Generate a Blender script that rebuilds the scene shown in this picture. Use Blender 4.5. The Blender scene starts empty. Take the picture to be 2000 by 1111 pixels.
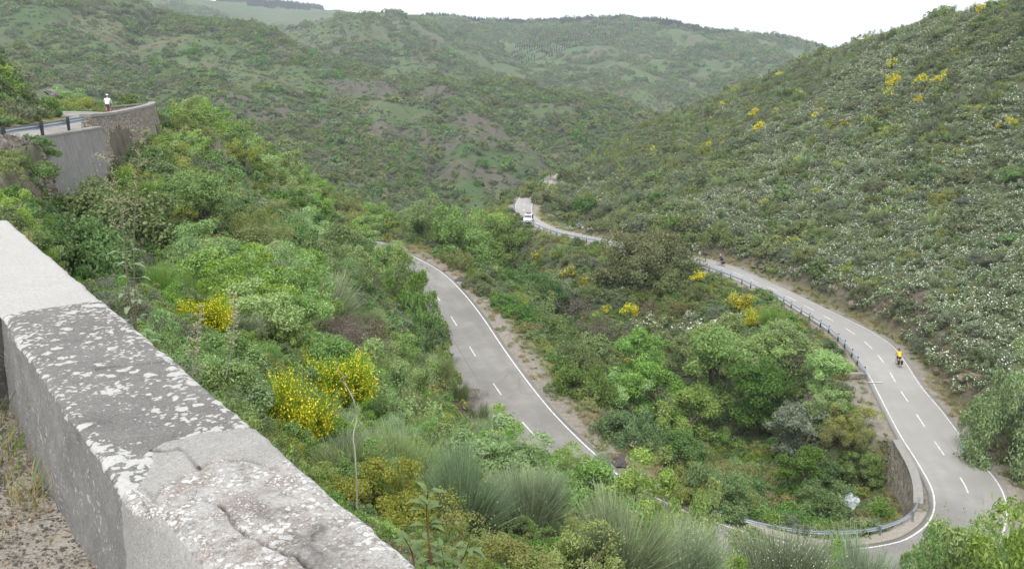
import bpy, bmesh, math, random
import numpy as np
from mathutils import Vector, Matrix
R = math.radians
SC = bpy.context.scene
COL = SC.collection

# ------------------------------------------------------------------ camera, sky, sun, exposure
F_PX, CX, CY = 1650.0, 1000.0, 555.5
PITCH = math.atan((CY - 120.0) / F_PX)
cam_d = bpy.data.cameras.new("camera"); cam = bpy.data.objects.new("camera", cam_d); COL.objects.link(cam)
cam_d.sensor_width = 36.0; cam_d.lens = F_PX / 2000 * 36.0
cam_d.clip_start = 0.05; cam_d.clip_end = 12000
cam.location = (0, 0, 0); cam.rotation_euler = (R(90) - PITCH, 0, 0)
SC.camera = cam

SUN_EL, SUN_AZ = R(58), R(200)       # high soft sun behind thin cloud
w = bpy.data.worlds.new("World"); SC.world = w; w.use_nodes = True
nt = w.node_tree; nt.nodes.clear()
sky = nt.nodes.new("ShaderNodeTexSky"); sky.sky_type = 'NISHITA'; sky.sun_disc = False
sky.sun_elevation = SUN_EL; sky.sun_rotation = SUN_AZ; sky.dust_density = 4.0; sky.air_density = 1.0; sky.ozone_density = 1.0
hsv = nt.nodes.new("ShaderNodeHueSaturation"); hsv.inputs['Saturation'].default_value = 0.12; hsv.inputs['Value'].default_value = 1.0
bg = nt.nodes.new("ShaderNodeBackground"); bg.inputs['Strength'].default_value = 0.15
wo = nt.nodes.new("ShaderNodeOutputWorld")
cl = nt.nodes.new("ShaderNodeMix"); cl.data_type = 'RGBA'; cl.inputs[0].default_value = .82      # high thin overcast in front of the clear sky
cn = nt.nodes.new("ShaderNodeTexNoise"); cn.inputs['Scale'].default_value = 1.6; cn.inputs['Detail'].default_value = 4
cr_ = nt.nodes.new("ShaderNodeValToRGB"); cr_.color_ramp.elements[0].color = (5.7, 5.9, 6.3, 1); cr_.color_ramp.elements[1].color = (6.6, 6.7, 6.9, 1)
nt.links.new(cn.outputs['Fac'], cr_.inputs[0]); nt.links.new(cr_.outputs[0], cl.inputs[7])
nt.links.new(sky.outputs[0], hsv.inputs['Color']); nt.links.new(hsv.outputs[0], cl.inputs[6]); nt.links.new(cl.outputs[2], bg.inputs['Color']); nt.links.new(bg.outputs[0], wo.inputs[0])
sd = bpy.data.lights.new("sun", 'SUN'); sd.energy = 1.5; sd.angle = R(14); sd.color = (1.0, 0.97, 0.91)
sun = bpy.data.objects.new("sun", sd); COL.objects.link(sun)
sun.rotation_euler = (R(90) - SUN_EL, 0, math.pi - SUN_AZ)
SC.view_settings.view_transform = 'Standard'; SC.view_settings.look = 'None'; SC.view_settings.gamma = 1.0
SC.view_settings.exposure = 0.82
HAZE = 0.00021
cy = SC.cycles
cy.max_bounces = 5; cy.diffuse_bounces = 4; cy.glossy_bounces = 1; cy.transmission_bounces = 2; cy.transparent_max_bounces = 6
cy.volume_bounces = 0; cy.sample_clamp_indirect = 3.0; cy.use_denoising = True; cy.caustics_reflective = False; cy.caustics_refractive = False
cy.use_adaptive_sampling = True; cy.adaptive_threshold = 0.008

# ------------------------------------------------------------------ pixel <-> world
SP, CP = math.sin(PITCH), math.cos(PITCH)
def ray(px, py):
    u, v = (px - CX) / F_PX, (CY - py) / F_PX
    return np.array((u, CP + v * SP, -SP + v * CP))
def at(px, py, Y):
    d = ray(px, py); return d * (Y / d[1])
def atz(px, py, z):
    d = ray(px, py); return d * (z / d[2])
def proj(x, y, z):
    dep = y * CP - z * SP; up = y * SP + z * CP
    return CX + F_PX * x / dep, CY - F_PX * up / dep

# ------------------------------------------------------------------ scene helpers
def tag(o, label=None, cat=None, group=None, kind=None):
    if label: o['label'] = label
    if cat: o['category'] = cat
    if group: o['group'] = group
    if kind: o['kind'] = kind
    return o
def empty(name, loc=(0, 0, 0), rz=0.0):
    o = bpy.data.objects.new(name, None); COL.objects.link(o); o.location = loc; o.rotation_euler = (0, 0, rz); return o
def mesh_obj(name, V, F, mats, parent=None, smooth=False, mi=None, attrs=None, link=True):
    me = bpy.data.meshes.new(name)
    V = np.asarray(V, dtype=np.float32)
    if isinstance(F, np.ndarray):
        n, k = F.shape
        me.vertices.add(len(V)); me.vertices.foreach_set('co', V.ravel())
        me.loops.add(n * k); me.loops.foreach_set('vertex_index', F.astype(np.int32).ravel())
        me.polygons.add(n); me.polygons.foreach_set('loop_start', np.arange(0, n * k, k, dtype=np.int32))
        me.update(calc_edges=True)
    else:
        me.from_pydata([tuple(v) for v in V], [], F)
    if not isinstance(mats, (list, tuple)): mats = [mats]
    for m in mats: me.materials.append(m)
    if mi is not None: me.polygons.foreach_set('material_index', np.asarray(mi, dtype=np.int32))
    if smooth: me.polygons.foreach_set('use_smooth', np.ones(len(me.polygons), dtype=bool))
    if attrs:
        for k, a in attrs.items():
            at_ = me.attributes.new(k, 'FLOAT', 'POINT'); at_.data.foreach_set('value', np.asarray(a, dtype=np.float32))
    me.update()
    o = bpy.data.objects.new(name, me)
    if link: COL.objects.link(o)
    if parent is not None: o.parent = parent
    return o
def copy_tree(o, parent=None):
    c = o.copy(); COL.objects.link(c)
    if parent is not None: c.parent = parent
    for ch in list(o.children): copy_tree(ch, c)
    return c

class MB:
    """collects simple solids into one mesh"""
    def __init__(s): s.v = []; s.f = []; s.m = []
    def add(s, V, F, m=0):
        n = len(s.v); s.v += [tuple(map(float, p)) for p in V]; s.f += [tuple(i + n for i in f) for f in F]; s.m += [m] * len(F); return s
    def box(s, c, d, m=0, rot=None, taper=1.0):
        P = []
        for k in (-1, 1):
            t = taper if k > 0 else 1.0
            for i, j in ((-1, -1), (1, -1), (1, 1), (-1, 1)):
                p = Vector((i * d[0] / 2 * t, j * d[1] / 2 * t, k * d[2] / 2))
                if rot is not None: p = rot @ p
                P.append(p + Vector(c))
        return s.add(P, [(3, 2, 1, 0), (4, 5, 6, 7), (0, 1, 5, 4), (1, 2, 6, 5), (2, 3, 7, 6), (3, 0, 4, 7)], m)
    def tube(s, pts, rad, n=6, m=0, cap=True):
        pts = [Vector(p) for p in pts]; k = len(pts)
        if not hasattr(rad, '__len__'): rad = [rad] * k
        V = []; up = Vector((0, 0, 1))
        for i, p in enumerate(pts):
            t = (pts[min(i + 1, k - 1)] - pts[max(i - 1, 0)])
            if t.length < 1e-9: t = Vector((0, 0, 1))
            t.normalize()
            a = t.cross(up if abs(t.z) < .9 else Vector((1, 0, 0))).normalized(); b = t.cross(a)
            for j in range(n):
                q = 2 * math.pi * j / n
                V.append(p + (a * math.cos(q) + b * math.sin(q)) * rad[i])
        F = [(i * n + j, i * n + (j + 1) % n, (i + 1) * n + (j + 1) % n, (i + 1) * n + j) for i in range(k - 1) for j in range(n)]
        if cap: F += [tuple(range(n))[::-1], tuple((k - 1) * n + j for j in range(n))]
        return s.add(V, F, m)
    def ball(s, c, r, m=0, n=8, sq=(1, 1, 1)):
        V = []; F = []
        for i in range(n + 1):
            th = math.pi * i / n
            for j in range(2 * n):
                ph = math.pi * j / n
                V.append((c[0] + r * sq[0] * math.sin(th) * math.cos(ph), c[1] + r * sq[1] * math.sin(th) * math.sin(ph), c[2] + r * sq[2] * math.cos(th)))
        for i in range(n):
            for j in range(2 * n):
                F.append((i * 2 * n + j, (i + 1) * 2 * n + j, (i + 1) * 2 * n + (j + 1) % (2 * n), i * 2 * n + (j + 1) % (2 * n)))
        return s.add(V, F, m)
    def build(s, name, mats, parent=None, smooth=False):
        return mesh_obj(name, s.v, s.f, mats, parent, smooth, mi=s.m)

# value noise, vectorised
_rng = np.random.default_rng(11)
_T = _rng.random((256, 256)).astype(np.float32)
def vnoise(x, y, seed=0):
    x = np.asarray(x, dtype=np.float64) + seed * 17.31; y = np.asarray(y, dtype=np.float64) + seed * 9.77
    xi = np.floor(x).astype(np.int64); yi = np.floor(y).astype(np.int64)
    fx = x - xi; fy = y - yi; fx = fx * fx * (3 - 2 * fx); fy = fy * fy * (3 - 2 * fy)
    a = _T[xi & 255, yi & 255]; b = _T[(xi + 1) & 255, yi & 255]; c = _T[xi & 255, (yi + 1) & 255]; d = _T[(xi + 1) & 255, (yi + 1) & 255]
    return (a * (1 - fx) + b * fx) * (1 - fy) + (c * (1 - fx) + d * fx) * fy
def fbm(x, y, oct=4, seed=0):
    s = 0; a = 1; t = 0
    for i in range(oct):
        s = s + a * (vnoise(x * 2 ** i, y * 2 ** i, seed + i * 3) - .5); t += a; a *= .5
    return s / t * 2
def sstep(a, b, x):
    t = np.clip((x - a) / (b - a), 0, 1); return t * t * (3 - 2 * t)

# ------------------------------------------------------------------ materials
def new_mat(name):
    m = bpy.data.materials.new(name); m.use_nodes = True; m.node_tree.nodes.clear(); return m, m.node_tree
def nd(nt, t, **kw):
    n = nt.nodes.new(t)
    for k, v in kw.items():
        if k in n.inputs: n.inputs[k].default_value = v
        else: setattr(n, k, v)
    return n
def ramp(nt, fac, stops):
    r = nt.nodes.new("ShaderNodeValToRGB"); el = r.color_ramp.elements
    while len(el) < len(stops): el.new(0.5)
    for e, (p, c) in zip(el, stops):
        e.position = p; e.color = (c, c, c, 1) if not hasattr(c, '__len__') else (*c, 1)
    nt.links.new(fac, r.inputs[0]); return r.outputs[0]
def mixc(nt, fac, a, b, mode='MIX'):
    m = nt.nodes.new("ShaderNodeMix"); m.data_type = 'RGBA'; m.blend_type = mode
    for s, v in ((m.inputs[0], fac), (m.inputs[6], a), (m.inputs[7], b)):
        if hasattr(v, 'links') or hasattr(v, 'is_linked'): nt.links.new(v, s)
        elif hasattr(v, '__len__'): s.default_value = (*v[:3], 1)
        else: s.default_value = v
    return m.outputs[2]
def math_(nt, op, a, b=0.0, clamp=False):
    m = nt.nodes.new("ShaderNodeMath"); m.operation = op; m.use_clamp = clamp
    for s, v in ((m.inputs[0], a), (m.inputs[1], b)):
        if hasattr(v, 'is_linked'): nt.links.new(v, s)
        else: s.default_value = v
    return m.outputs[0]
def noise(nt, scale, detail=4, rough=.55, vec=None, dist=0.0):
    n = nd(nt, "ShaderNodeTexNoise"); n.inputs['Scale'].default_value = scale; n.inputs['Detail'].default_value = detail
    n.inputs['Roughness'].default_value = rough; n.inputs['Distortion'].default_value = dist
    if vec is not None: nt.links.new(vec, n.inputs['Vector'])
    return n.outputs['Fac']
def coords(nt, kind='Object'):
    return nd(nt, "ShaderNodeTexCoord").outputs[kind]
def attr(nt, name):
    a = nd(nt, "ShaderNodeAttribute"); a.attribute_name = name; return a.outputs['Fac']
def finish(nt, color, rough=.8, bump=None, bstr=.3, bdist=.02, spec=.3, metal=0.0):
    p = nd(nt, "ShaderNodeBsdfPrincipled")
    for s, v in (('Base Color', color), ('Roughness', rough), ('Specular IOR Level', spec), ('Metallic', metal)):
        if hasattr(v, 'is_linked'): nt.links.new(v, p.inputs[s])
        elif hasattr(v, '__len__'): p.inputs[s].default_value = (*v[:3], 1)
        else: p.inputs[s].default_value = v
    if bump is not None:
        b = nd(nt, "ShaderNodeBump"); b.inputs['Strength'].default_value = bstr; b.inputs['Distance'].default_value = bdist
        nt.links.new(bump, b.inputs['Height']); nt.links.new(b.outputs[0], p.inputs['Normal'])
    o = nd(nt, "ShaderNodeOutputMaterial"); nt.links.new(p.outputs[0], o.inputs[0]); return p
def plain(name, c, rough=.6, metal=0.0, spec=.3, var=.25, scale=3.0):
    m, n = new_mat(name); v = coords(n)
    k = noise(n, scale, 4, .6, v)
    finish(n, mixc(n, k, tuple(x * (1 - var) for x in c), tuple(min(1, x * (1 + var)) for x in c)), rough, metal=metal, spec=spec); return m
def leafmat(name, c1, c2, c3=None, trans=.36, sp=.25):
    """c1..c2 per-leaf range; tinted per plant by object random"""
    m, n = new_mat(name)
    g = nd(n, "ShaderNodeNewGeometry"); oi = nd(n, "ShaderNodeObjectInfo")
    stops = [(0.0, c1), (.75, c2)] + ([(1.0, c3)] if c3 else [(1.0, tuple(x * 1.25 for x in c2))])
    col = ramp(n, g.outputs['Random Per Island'], stops)
    h = nd(n, "ShaderNodeHueSaturation")
    r = oi.outputs['Random']
    n.links.new(col, h.inputs['Color'])
    n.links.new(math_(n, 'ADD', math_(n, 'MULTIPLY', r, .045), .475), h.inputs['Hue'])
    r2 = math_(n, 'FRACT', math_(n, 'MULTIPLY', r, 7.13)); r3 = math_(n, 'FRACT', math_(n, 'MULTIPLY', r, 13.7))
    n.links.new(math_(n, 'ADD', math_(n, 'MULTIPLY', r2, .48), .84), h.inputs['Value'])
    n.links.new(math_(n, 'ADD', math_(n, 'MULTIPLY', r3, .35), .78), h.inputs['Saturation'])
    p = nd(n, "ShaderNodeBsdfPrincipled"); p.inputs['Roughness'].default_value = .6; p.inputs['Specular IOR Level'].default_value = sp
    t = nd(n, "ShaderNodeBsdfTranslucent"); mx = nd(n, "ShaderNodeMixShader"); mx.inputs[0].default_value = trans
    n.links.new(h.outputs[0], p.inputs['Base Color']); n.links.new(h.outputs[0], t.inputs['Color'])
    n.links.new(p.outputs[0], mx.inputs[1]); n.links.new(t.outputs[0], mx.inputs[2])
    o = nd(n, "ShaderNodeOutputMaterial"); n.links.new(mx.outputs[0], o.inputs[0]); return m
# ------------------------------------------------------------------ roads: (inner edge pixel, outer edge pixel, level)
# inner = the edge on the gully side; the painted edge lines lie on these edges
LOOP = [((1078,344),(1100,336),-30.5),((1068,350),(1096,345),-31.0),((1061,356),(1088,351),-31.6),((1040,368),(1064,366),-32.0),((1018,378),(1050,376),-32.2),
 ((1013,390),(1040,386),-32.4),((1006,403),(1040,397),-32.5),((1008,413),(1038,408),-32.5),((1015,422),(1040,416),-32.5),((1030,433),(1048,427),-32.5),((1055,446),(1066,438),-32.4),
 ((1090,459),(1092,449),-32.3),((1129,467),(1132,457),-32.2),((1184,478),(1176,466),-32.1),((1240,489),(1240,477),-32.0),((1300,502),(1300,489),-32.0),
 ((1335,510),(1342,497),-32.0),((1375,524),(1385,507),-32.0),((1431,544),(1432,520),-32.0),((1486,569),(1478,540),-32.0),((1520,583),(1519,558),-32.0),
 ((1560,607),(1587,591),-32.0),((1615,641),(1656,624),-32.0),((1653,674),(1711,652),-32.0),((1678,707),(1747,679),-32.1),((1697,734),(1772,712),-32.2),
 ((1714,767),(1799,754),-32.4),((1741,820),(1838,800),-32.7),((1762,858),(1867,838),-33.0),((1787,897),(1909,894),-33.3),((1815,946),(1945,936),-33.5),
 ((1823,975),(1964,972),-33.6),((1821,1001),(1967,1015),-33.6),((1805,1027),(1950,1070),-33.5),((1772,1050),(1905,1120),-33.4),((1740,1061),(1840,1160),-33.3),
 ((1691,1069),(1745,1190),-33.0),((1626,1074),(1610,1185),-32.6),((1540,1060),(1440,1150),-32.1),((1430,1030),(1290,1095),-31.5),((1320,990),(1165,1030),-30.9),
 ((1220,935),(1065,962),-30.3),((1164,887),(1012,905),-29.9),((1125,851),(975,866),-29.6),((1085,810),(940,823),-29.3),((1040,757),(902,768),-29.0),
 ((986,683),(858,690),-28.3),((945,622),(827,634),-27.5),((908,575),(798,586),-26.6),((862,531),(758,545),-25.6),((801,497),(708,508),-24.4),
 ((751,475),(676,488),-23.6),((722,472),(650,498),-23.1),((690,477),(622,508),-22.6)]
def catmull(P, k):
    P = np.asarray(P, dtype=float); out = []
    n = len(P)
    for i in range(n - 1):
        a, b, c, d = P[max(i - 1, 0)], P[i], P[i + 1], P[min(i + 2, n - 1)]
        for j in range(k):
            t = j / k
            out.append(.5 * (2 * b + (c - a) * t + (2 * a - 5 * b + 4 * c - d) * t * t + (3 * b - a - 3 * c + d) * t ** 3))
    out.append(P[-1]); return np.array(out)
def smooth(P, it):
    P = P.copy()
    for _ in range(it):
        P[1:-1] = P[1:-1] * .5 + (P[:-2] + P[2:]) * .25
    return P
_I = np.array([atz(*a, z) for a, b, z in LOOP]); _O = np.array([atz(*b, z) for a, b, z in LOOP])
LI = catmull(_I, 10); LO = catmull(_O, 10)
LI = smooth(LI, 6); LO = smooth(LO, 10); LI[:, 2] = LO[:, 2] = smooth((LI[:, 2] + LO[:, 2])[:, None] / 2, 30)[:, 0]
LC = (LI + LO) / 2
# upper road, left of the parapet
UP = [(-1.9,-6,-1.6),(-5.2,0.2,-1.6),(-8.2,5.6,-1.75),(-13,14,-2.2),(-19,25,-3.0),(-24.8,36,-3.7),(-28.0,44,-4.1),(-29.4,52,-4.35),(-31.4,60,-4.5),(-33.7,68,-4.65),(-36.6,77,-4.8),(-42,85,-5.0),(-51,90,-5.1),(-62,93,-5.1)]
UC = catmull(UP, 10)
UT = np.gradient(UC[:, :2], axis=0); UT /= np.linalg.norm(UT, axis=1)[:, None]
UN = np.c_[UT[:, 1], -UT[:, 0]]                      # to the right (outer side)
# ------------------------------------------------------------------ terrain control points
O_, D_, N_ = np.array((-.42, 2.03)), np.array((-.62, .785)), np.array((.785, .62))
CTRL = []
def P(px, py, Y): CTRL.append(tuple(at(px, py, Y)))
def Z(x, y, z): CTRL.append((x, y, z))
for p in UC[10::12]: Z(*p)
for a in ((-8,2,-1.5),(-14,8,0.3),(-22,20,1.0),(-32,30,1.5),(-45,45,3)): Z(*a)
for a in ((0,120,72),(0,190,60),(100,165,86),(180,192,97),(230,205,100),(-200,60,80),(0,330,150),(200,380,150),(-300,0,120),(-300,200,200),(330,300,130)): P(*a)
for s in (-12, -4, 2, 8, 16, 26, 38):
    for q, z in ((.7, -3.1), (2.2, -4.3), (6, -6.7), (12, -9.9)):
        p = O_ + D_ * s + N_ * q; Z(p[0], p[1], z - max(0, s) * .05)
for a in ((150,380,49),(250,305,64),(318,292,80),(400,330,76),(460,305,86),(560,362,96),(640,420,100),(350,430,47),(500,450,60),(500,600,33),(650,500,76),
          (650,600,52),(700,560,78),(780,650,64),(800,720,58),(850,800,49),(700,800,30),(650,870,18),(900,900,38),(1000,1000,30),(1100,1050,38),
          (1250,1180,36),(1600,1180,42),(1900,1200,43),(2200,1150,48),(600,400,112),(660,408,122),(700,425,128),(760,452,132),(810,462,134),
          (2000,960,66),(2100,900,72),(2300,900,70)): P(*a)
# gully and valley
for a in ((1620,985,66),(1500,960,69),(1350,890,78),(1200,770,95),(1080,650,120),(1000,560,160),(940,490,210),(870,462,290),(760,480,260),(600,430,230),(400,380,220),(200,330,230),
          (1190,855,71),(1110,740,82),(1040,640,94),(990,560,108),(930,500,124),(860,470,134),
          (1500,640,98),(1450,750,91),(1600,800,80),(1350,620,116),(1300,565,131),(1200,535,150),(1100,505,170),(1000,450,190),(960,440,215),(1020,385,228),(1050,368,245),
          (1690,860,73),(1730,1000,65.5)): P(*a)
# right hill
for a in ((1100,405,205),(1150,345,240),(1250,410,178),(1250,320,225),(1400,435,150),(1400,330,190),(1400,250,240),(1600,500,124),(1600,350,162),(1600,200,220),(1800,600,99),
          (1800,400,132),(1800,200,178),(2000,700,80),(2000,450,106),(2000,250,138),(2200,500,92),(2200,200,125),
          (1090,348,262),(1180,298,290),(1290,240,300),(1450,168,295),(1610,107,285),(1800,50,230),(2000,14,182),(2200,-50,165),(2500,-120,160),
          (1080,430,350),(1290,330,400),(1450,270,400),(1610,200,400),(1800,140,330),(2000,120,290),(2200,60,300),(2500,60,300)): P(*a)
# far hillside
for a in ((1000,440,330),(1100,385,400),(1200,335,450),(1000,300,430),(1000,200,570),(1000,150,630),(1100,260,490),(1200,190,600),(1350,222,560),(1350,270,480),
          (700,400,330),(700,300,400),(700,200,530),(700,128,640),(850,300,410),(850,142,640),(600,350,345),(500,300,375),(500,200,470),(500,100,600),(500,52,670),(600,95,655),
          (300,250,385),(300,100,560),(300,15,700),(200,-20,730),(0,200,390),(0,50,560),(0,-60,730),(-300,200,420),(-300,-80,700),
          (500,110,820),(700,180,800),(850,180,770),(1000,200,780),(1300,270,760),(200,40,1000),
          (540,75,1000),(620,48,1040),(700,22,1060),(780,32,1060),(850,75,1010),(930,126,950),(700,100,880),(900,150,850),(700,80,1350),(560,90,1300),
          (830,38,1600),(930,42,1600),(1050,48,1560),(1200,40,1480),(1300,50,1440),(1350,62,1400),(1420,72,1390),(1500,76,1350),(1600,100,1300),(1750,140,1300),(2000,150,1300),
          (1100,160,1000),(1120,100,1250),(1400,160,1000),(1300,110,1200),(1000,115,1200),(950,105,1150),(1500,190,900),(1250,180,900),
          (1200,110,2200),(1500,120,2000),(0,-60,1500),(300,-10,1700),(400,2,2300),(480,8,2500),(560,14,2500),(650,20,2500),(750,36,2300),(850,60,2300),(1000,90,2600),
          (-400,80,3250),(300,80,3250),(1000,100,3250),(1700,110,3250),(2500,110,3250)): P(*a)
CT = np.array(CTRL)
# drop controls that fall on or beside the loop road; the road gives its own
RS = np.vstack([LI, LO])
dd = np.sqrt(((CT[:, None, :2] - RS[None, ::4, :2]) ** 2).sum(2)).min(1)
CT = CT[dd > 3.0]
CT = np.vstack([CT, LI[::14], LO[7::14]])
LS = .36
def warp(x, y): return np.c_[x / y, np.log(y) * LS]
_m = CT[:, 1] > 0.9; CT = CT[_m]
W_ = warp(CT[:, 0], CT[:, 1]); E_ = CT[:, 2] / CT[:, 1]
def tk(r2): return np.where(r2 > 1e-14, r2 * np.log(np.maximum(r2, 1e-14)) * .5, 0)
n = len(W_)
K = tk(((W_[:, None] - W_[None]) ** 2).sum(2)) + np.eye(n) * 2e-5
Pm = np.c_[np.ones(n), W_]
A = np.block([[K, Pm], [Pm.T, np.zeros((3, 3))]])
wts = np.linalg.solve(A, np.r_[E_, 0, 0, 0])
def tps(x, y):
    q = warp(x, y); out = np.empty(len(q))
    for i in range(0, len(q), 20000):
        b = q[i:i + 20000]
        out[i:i + 20000] = tk(((b[:, None] - W_[None]) ** 2).sum(2)) @ wts[:n] + np.c_[np.ones(len(b)), b] @ wts[n:]
    return out * y
# coarse evaluation then bicubic-free bilinear refinement on the final grid
NU, NR = 760, 900
UU = np.linspace(-.98, .98, NU); YY = np.exp(np.linspace(math.log(1.25), math.log(3300), NR))
cu, cr = 190, 300
uc = np.linspace(-.98, .98, cu); yc = np.exp(np.linspace(math.log(1.25), math.log(3300), cr))
gx, gy = np.meshgrid(uc, yc); ez = (tps((gx * gy).ravel(), gy.ravel()) / gy.ravel()).reshape(cr, cu)
def bil(G, ug, lg, u, L):
    fu = (u - ug[0]) / (ug[1] - ug[0]); fl = (L - lg[0]) / (lg[1] - lg[0])
    fu = np.clip(fu, 0, len(ug) - 1.001); fl = np.clip(fl, 0, len(lg) - 1.001)
    i = fl.astype(int); j = fu.astype(int); a = fl - i; b = fu - j
    return (G[i, j] * (1 - b) + G[i, j + 1] * b) * (1 - a) + (G[i + 1, j] * (1 - b) + G[i + 1, j + 1] * b) * a
GX, GY = np.meshgrid(UU, YY)
EZ = bil(ez, uc, np.log(yc), GX.ravel(), np.log(GY.ravel())).reshape(NR, NU)
X = GX * GY; Y = GY; H = EZ * Y
# large-scale natural relief
H += fbm(X / 9, Y / 9, 3, 1) * np.clip(Y / 90, 0.1, 1) * .9 * (Y < 400)
H += fbm(X / 60, Y / 60, 4, 5) * sstep(250, 420, Y) * 6 + fbm(X / 170, Y / 170, 4, 8) * sstep(500, 900, Y) * 7
rv = np.abs(fbm((X + .3 * Y) / 75, (Y - .2 * X) / 190, 3, 21)); H -= (0.22 - np.minimum(rv, .22)) * 34 * sstep(300, 420, Y) * (1 - sstep(1200, 1700, Y))
# nearest point on the loop road for the part of the grid near it
def near_path(Xf, Yf, C):
    best = np.full(Xf.shape, 1e9); idx = np.zeros(Xf.shape, dtype=int)
    for i in range(len(C)):
        d = (Xf - C[i, 0]) ** 2 + (Yf - C[i, 1]) ** 2; k = d < best; best[k] = d[k]; idx[k] = i
    return np.sqrt(best), idx
band = (Y > 35) & (Y < 300) & (X > -80) & (X < 90)
xb, yb = X[band], Y[band]
dist, idx = near_path(xb, yb, LC[::2]); idx = idx * 2
T = np.gradient(LC[:, :2], axis=0); T /= np.linalg.norm(T, axis=1)[:, None]
NO = (LO - LI)[:, :2]; HW = np.linalg.norm(NO, axis=1) / 2; 
Nn = np.c_[T[:, 1], -T[:, 0]]; sgn = np.sign((Nn * NO).sum(1)); Nn *= sgn[:, None]      # unit, towards the outer side
HWp = np.abs((Nn * NO).sum(1)) / 2
off = (xb - LC[idx, 0]) * Nn[idx, 0] + (yb - LC[idx, 1]) * Nn[idx, 1]
hw = HWp[idx]
edge = np.abs(off) - hw                       # signed distance past the painted line
edge = np.where(dist > hw + np.maximum(edge, 0) + 3, dist - hw, edge)
zr = LC[idx, 2]
NL = len(LC)
# station indices of the named stretches
def st(i): return i * 10
outer = off > 0
right_part = idx < st(33)
sh = np.where(outer, np.where(right_part, 1.6, 1.0), np.where(idx > st(38), 3.0, np.where((idx > st(25)) & (idx < st(29)), 3.4, 1.3)))
sh = sh + .35 * fbm(xb / 3, yb / 3, 2, 4)
wall_zone = (~outer) & (idx > st(28)) & (idx < st(33))
sh = np.where(wall_zone, .9, sh)
bl = np.where(outer & right_part, 3.5, np.where(wall_zone, .7, np.where(idx > st(38), 4.5, 4.0)))
hb = H[band]
# rocky cut bank above the right road
cut = np.where(outer & right_part & (idx > st(5)), 1, 0) * sstep(sh + .2, sh + 1.9, edge) * np.exp(-np.maximum(edge - sh - 3, 0) / 14) * (1.8 + 1.2 * fbm(xb / 5, yb / 5, 3, 14))
cut *= np.where((idx > st(5)), sstep(st(5), st(9), idx) * (1 - sstep(st(30), st(33), idx)), 0)
t = sstep(sh, sh + bl, edge)
hb = (zr - .17 - .03 * np.clip(edge, 0, 2)) * (1 - t) + (hb) * t + cut
hb -= np.where(wall_zone, 3.4 * sstep(sh, sh + .6, edge) * (1 - sstep(4, 12, edge)) * sstep(st(28), st(28) + 8, idx) * (1 - sstep(st(33) - 8, st(33), idx)), 0)
H[band] = hb
SOIL = np.zeros_like(H); ROCK = np.zeros_like(H); GRASS = np.zeros_like(H)
s1 = 1 - sstep(sh * .55, sh + .8, edge + .5 * fbm(xb / 2, yb / 2, 3, 7)); SOIL[band] = s1
GRASS[band] = (1 - sstep(sh + .2, sh + 2.0, edge)) * (1 - s1)
ROCK[band] = np.clip(cut * .9, 0, 1) * (1 - sstep(3.5, 6.5, edge - sh))
EDGE = np.full_like(H, 99.0); EDGE[band] = edge
# upper road and its platform
band2 = (Y < 120) & (X < 4)
xb, yb = X[band2], Y[band2]
d2, i2 = near_path(xb, yb, UC)
off2 = (xb - UC[i2, 0]) * UN[i2, 0] + (yb - UC[i2, 1]) * UN[i2, 1]
h2 = H[band2]; zr2 = UC[i2, 2]
ro = np.interp(UC[i2, 1], [-5, 0, 6, 14, 30, 44, 60], [4.75, 4.75, 3.9, 3.8, 3.8, 3.3, 3.3])    # platform edge on the outer side
to = sstep(ro, ro + .55, off2); tl = sstep(3.1, 8.5, -off2)
drop = np.interp(UC[i2, 1], [0, 20, 30, 44, 56, 66, 82, 95], [1.3, .8, 1.4, 3.2, 2.2, 1.8, 2.5, 1.0])
rough_z = fbm(xb / 1.3, yb / 1.3, 3, 31)
zout = np.minimum(h2, zr2 - drop * np.exp(-np.maximum(off2 - ro - .5, 0) / 6)) + rough_z * .15
bank = zr2 + (-off2 - 3.1) * .55 + rough_z * .4
zl = h2 * sstep(9, 18, -off2) + np.minimum(np.maximum(h2, bank - .6), bank + 1.5) * (1 - sstep(9, 18, -off2))
hh = np.where(off2 > 0, (zr2 - .05) * (1 - to) + zout * to, (zr2 - .05) * (1 - tl) + zl * tl)
hh = np.where(d2 > np.abs(off2) + 3, h2, hh)
H[band2] = hh
on = d2 < np.abs(off2) + 3
S2 = np.where(on, (1 - sstep(2.0, 3.4, np.abs(off2))) * .8, 0); S2 = np.maximum(S2, np.where(on & (yb < 9) & (off2 > 0), 1 - sstep(ro - .1, ro + .1, off2), 0)); SOIL[band2] = np.maximum(SOIL[band2], S2)
ROCK[band2] = np.maximum(ROCK[band2], np.where(on & (off2 < -3.2) & (off2 > -7), sstep(.1, .5, fbm(xb / 4, yb / 4, 3, 3)), 0))
ROCK[band2] = np.maximum(ROCK[band2], np.where(on & (yb > 7) & (off2 > ro) & (off2 < ro + 3.5), .75, 0))
GRASS[band2] = np.maximum(GRASS[band2], np.where(on & (off2 < 0), sstep(2.6, 3.2, -off2) * (1 - sstep(5, 8, -off2)), 0))
E2 = np.full_like(H, 99.0); E2[band2] = np.where(on, np.where(off2 > 0, off2 - ro, -off2 - 3.2), 99)
EDGE = np.minimum(EDGE, E2)
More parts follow.
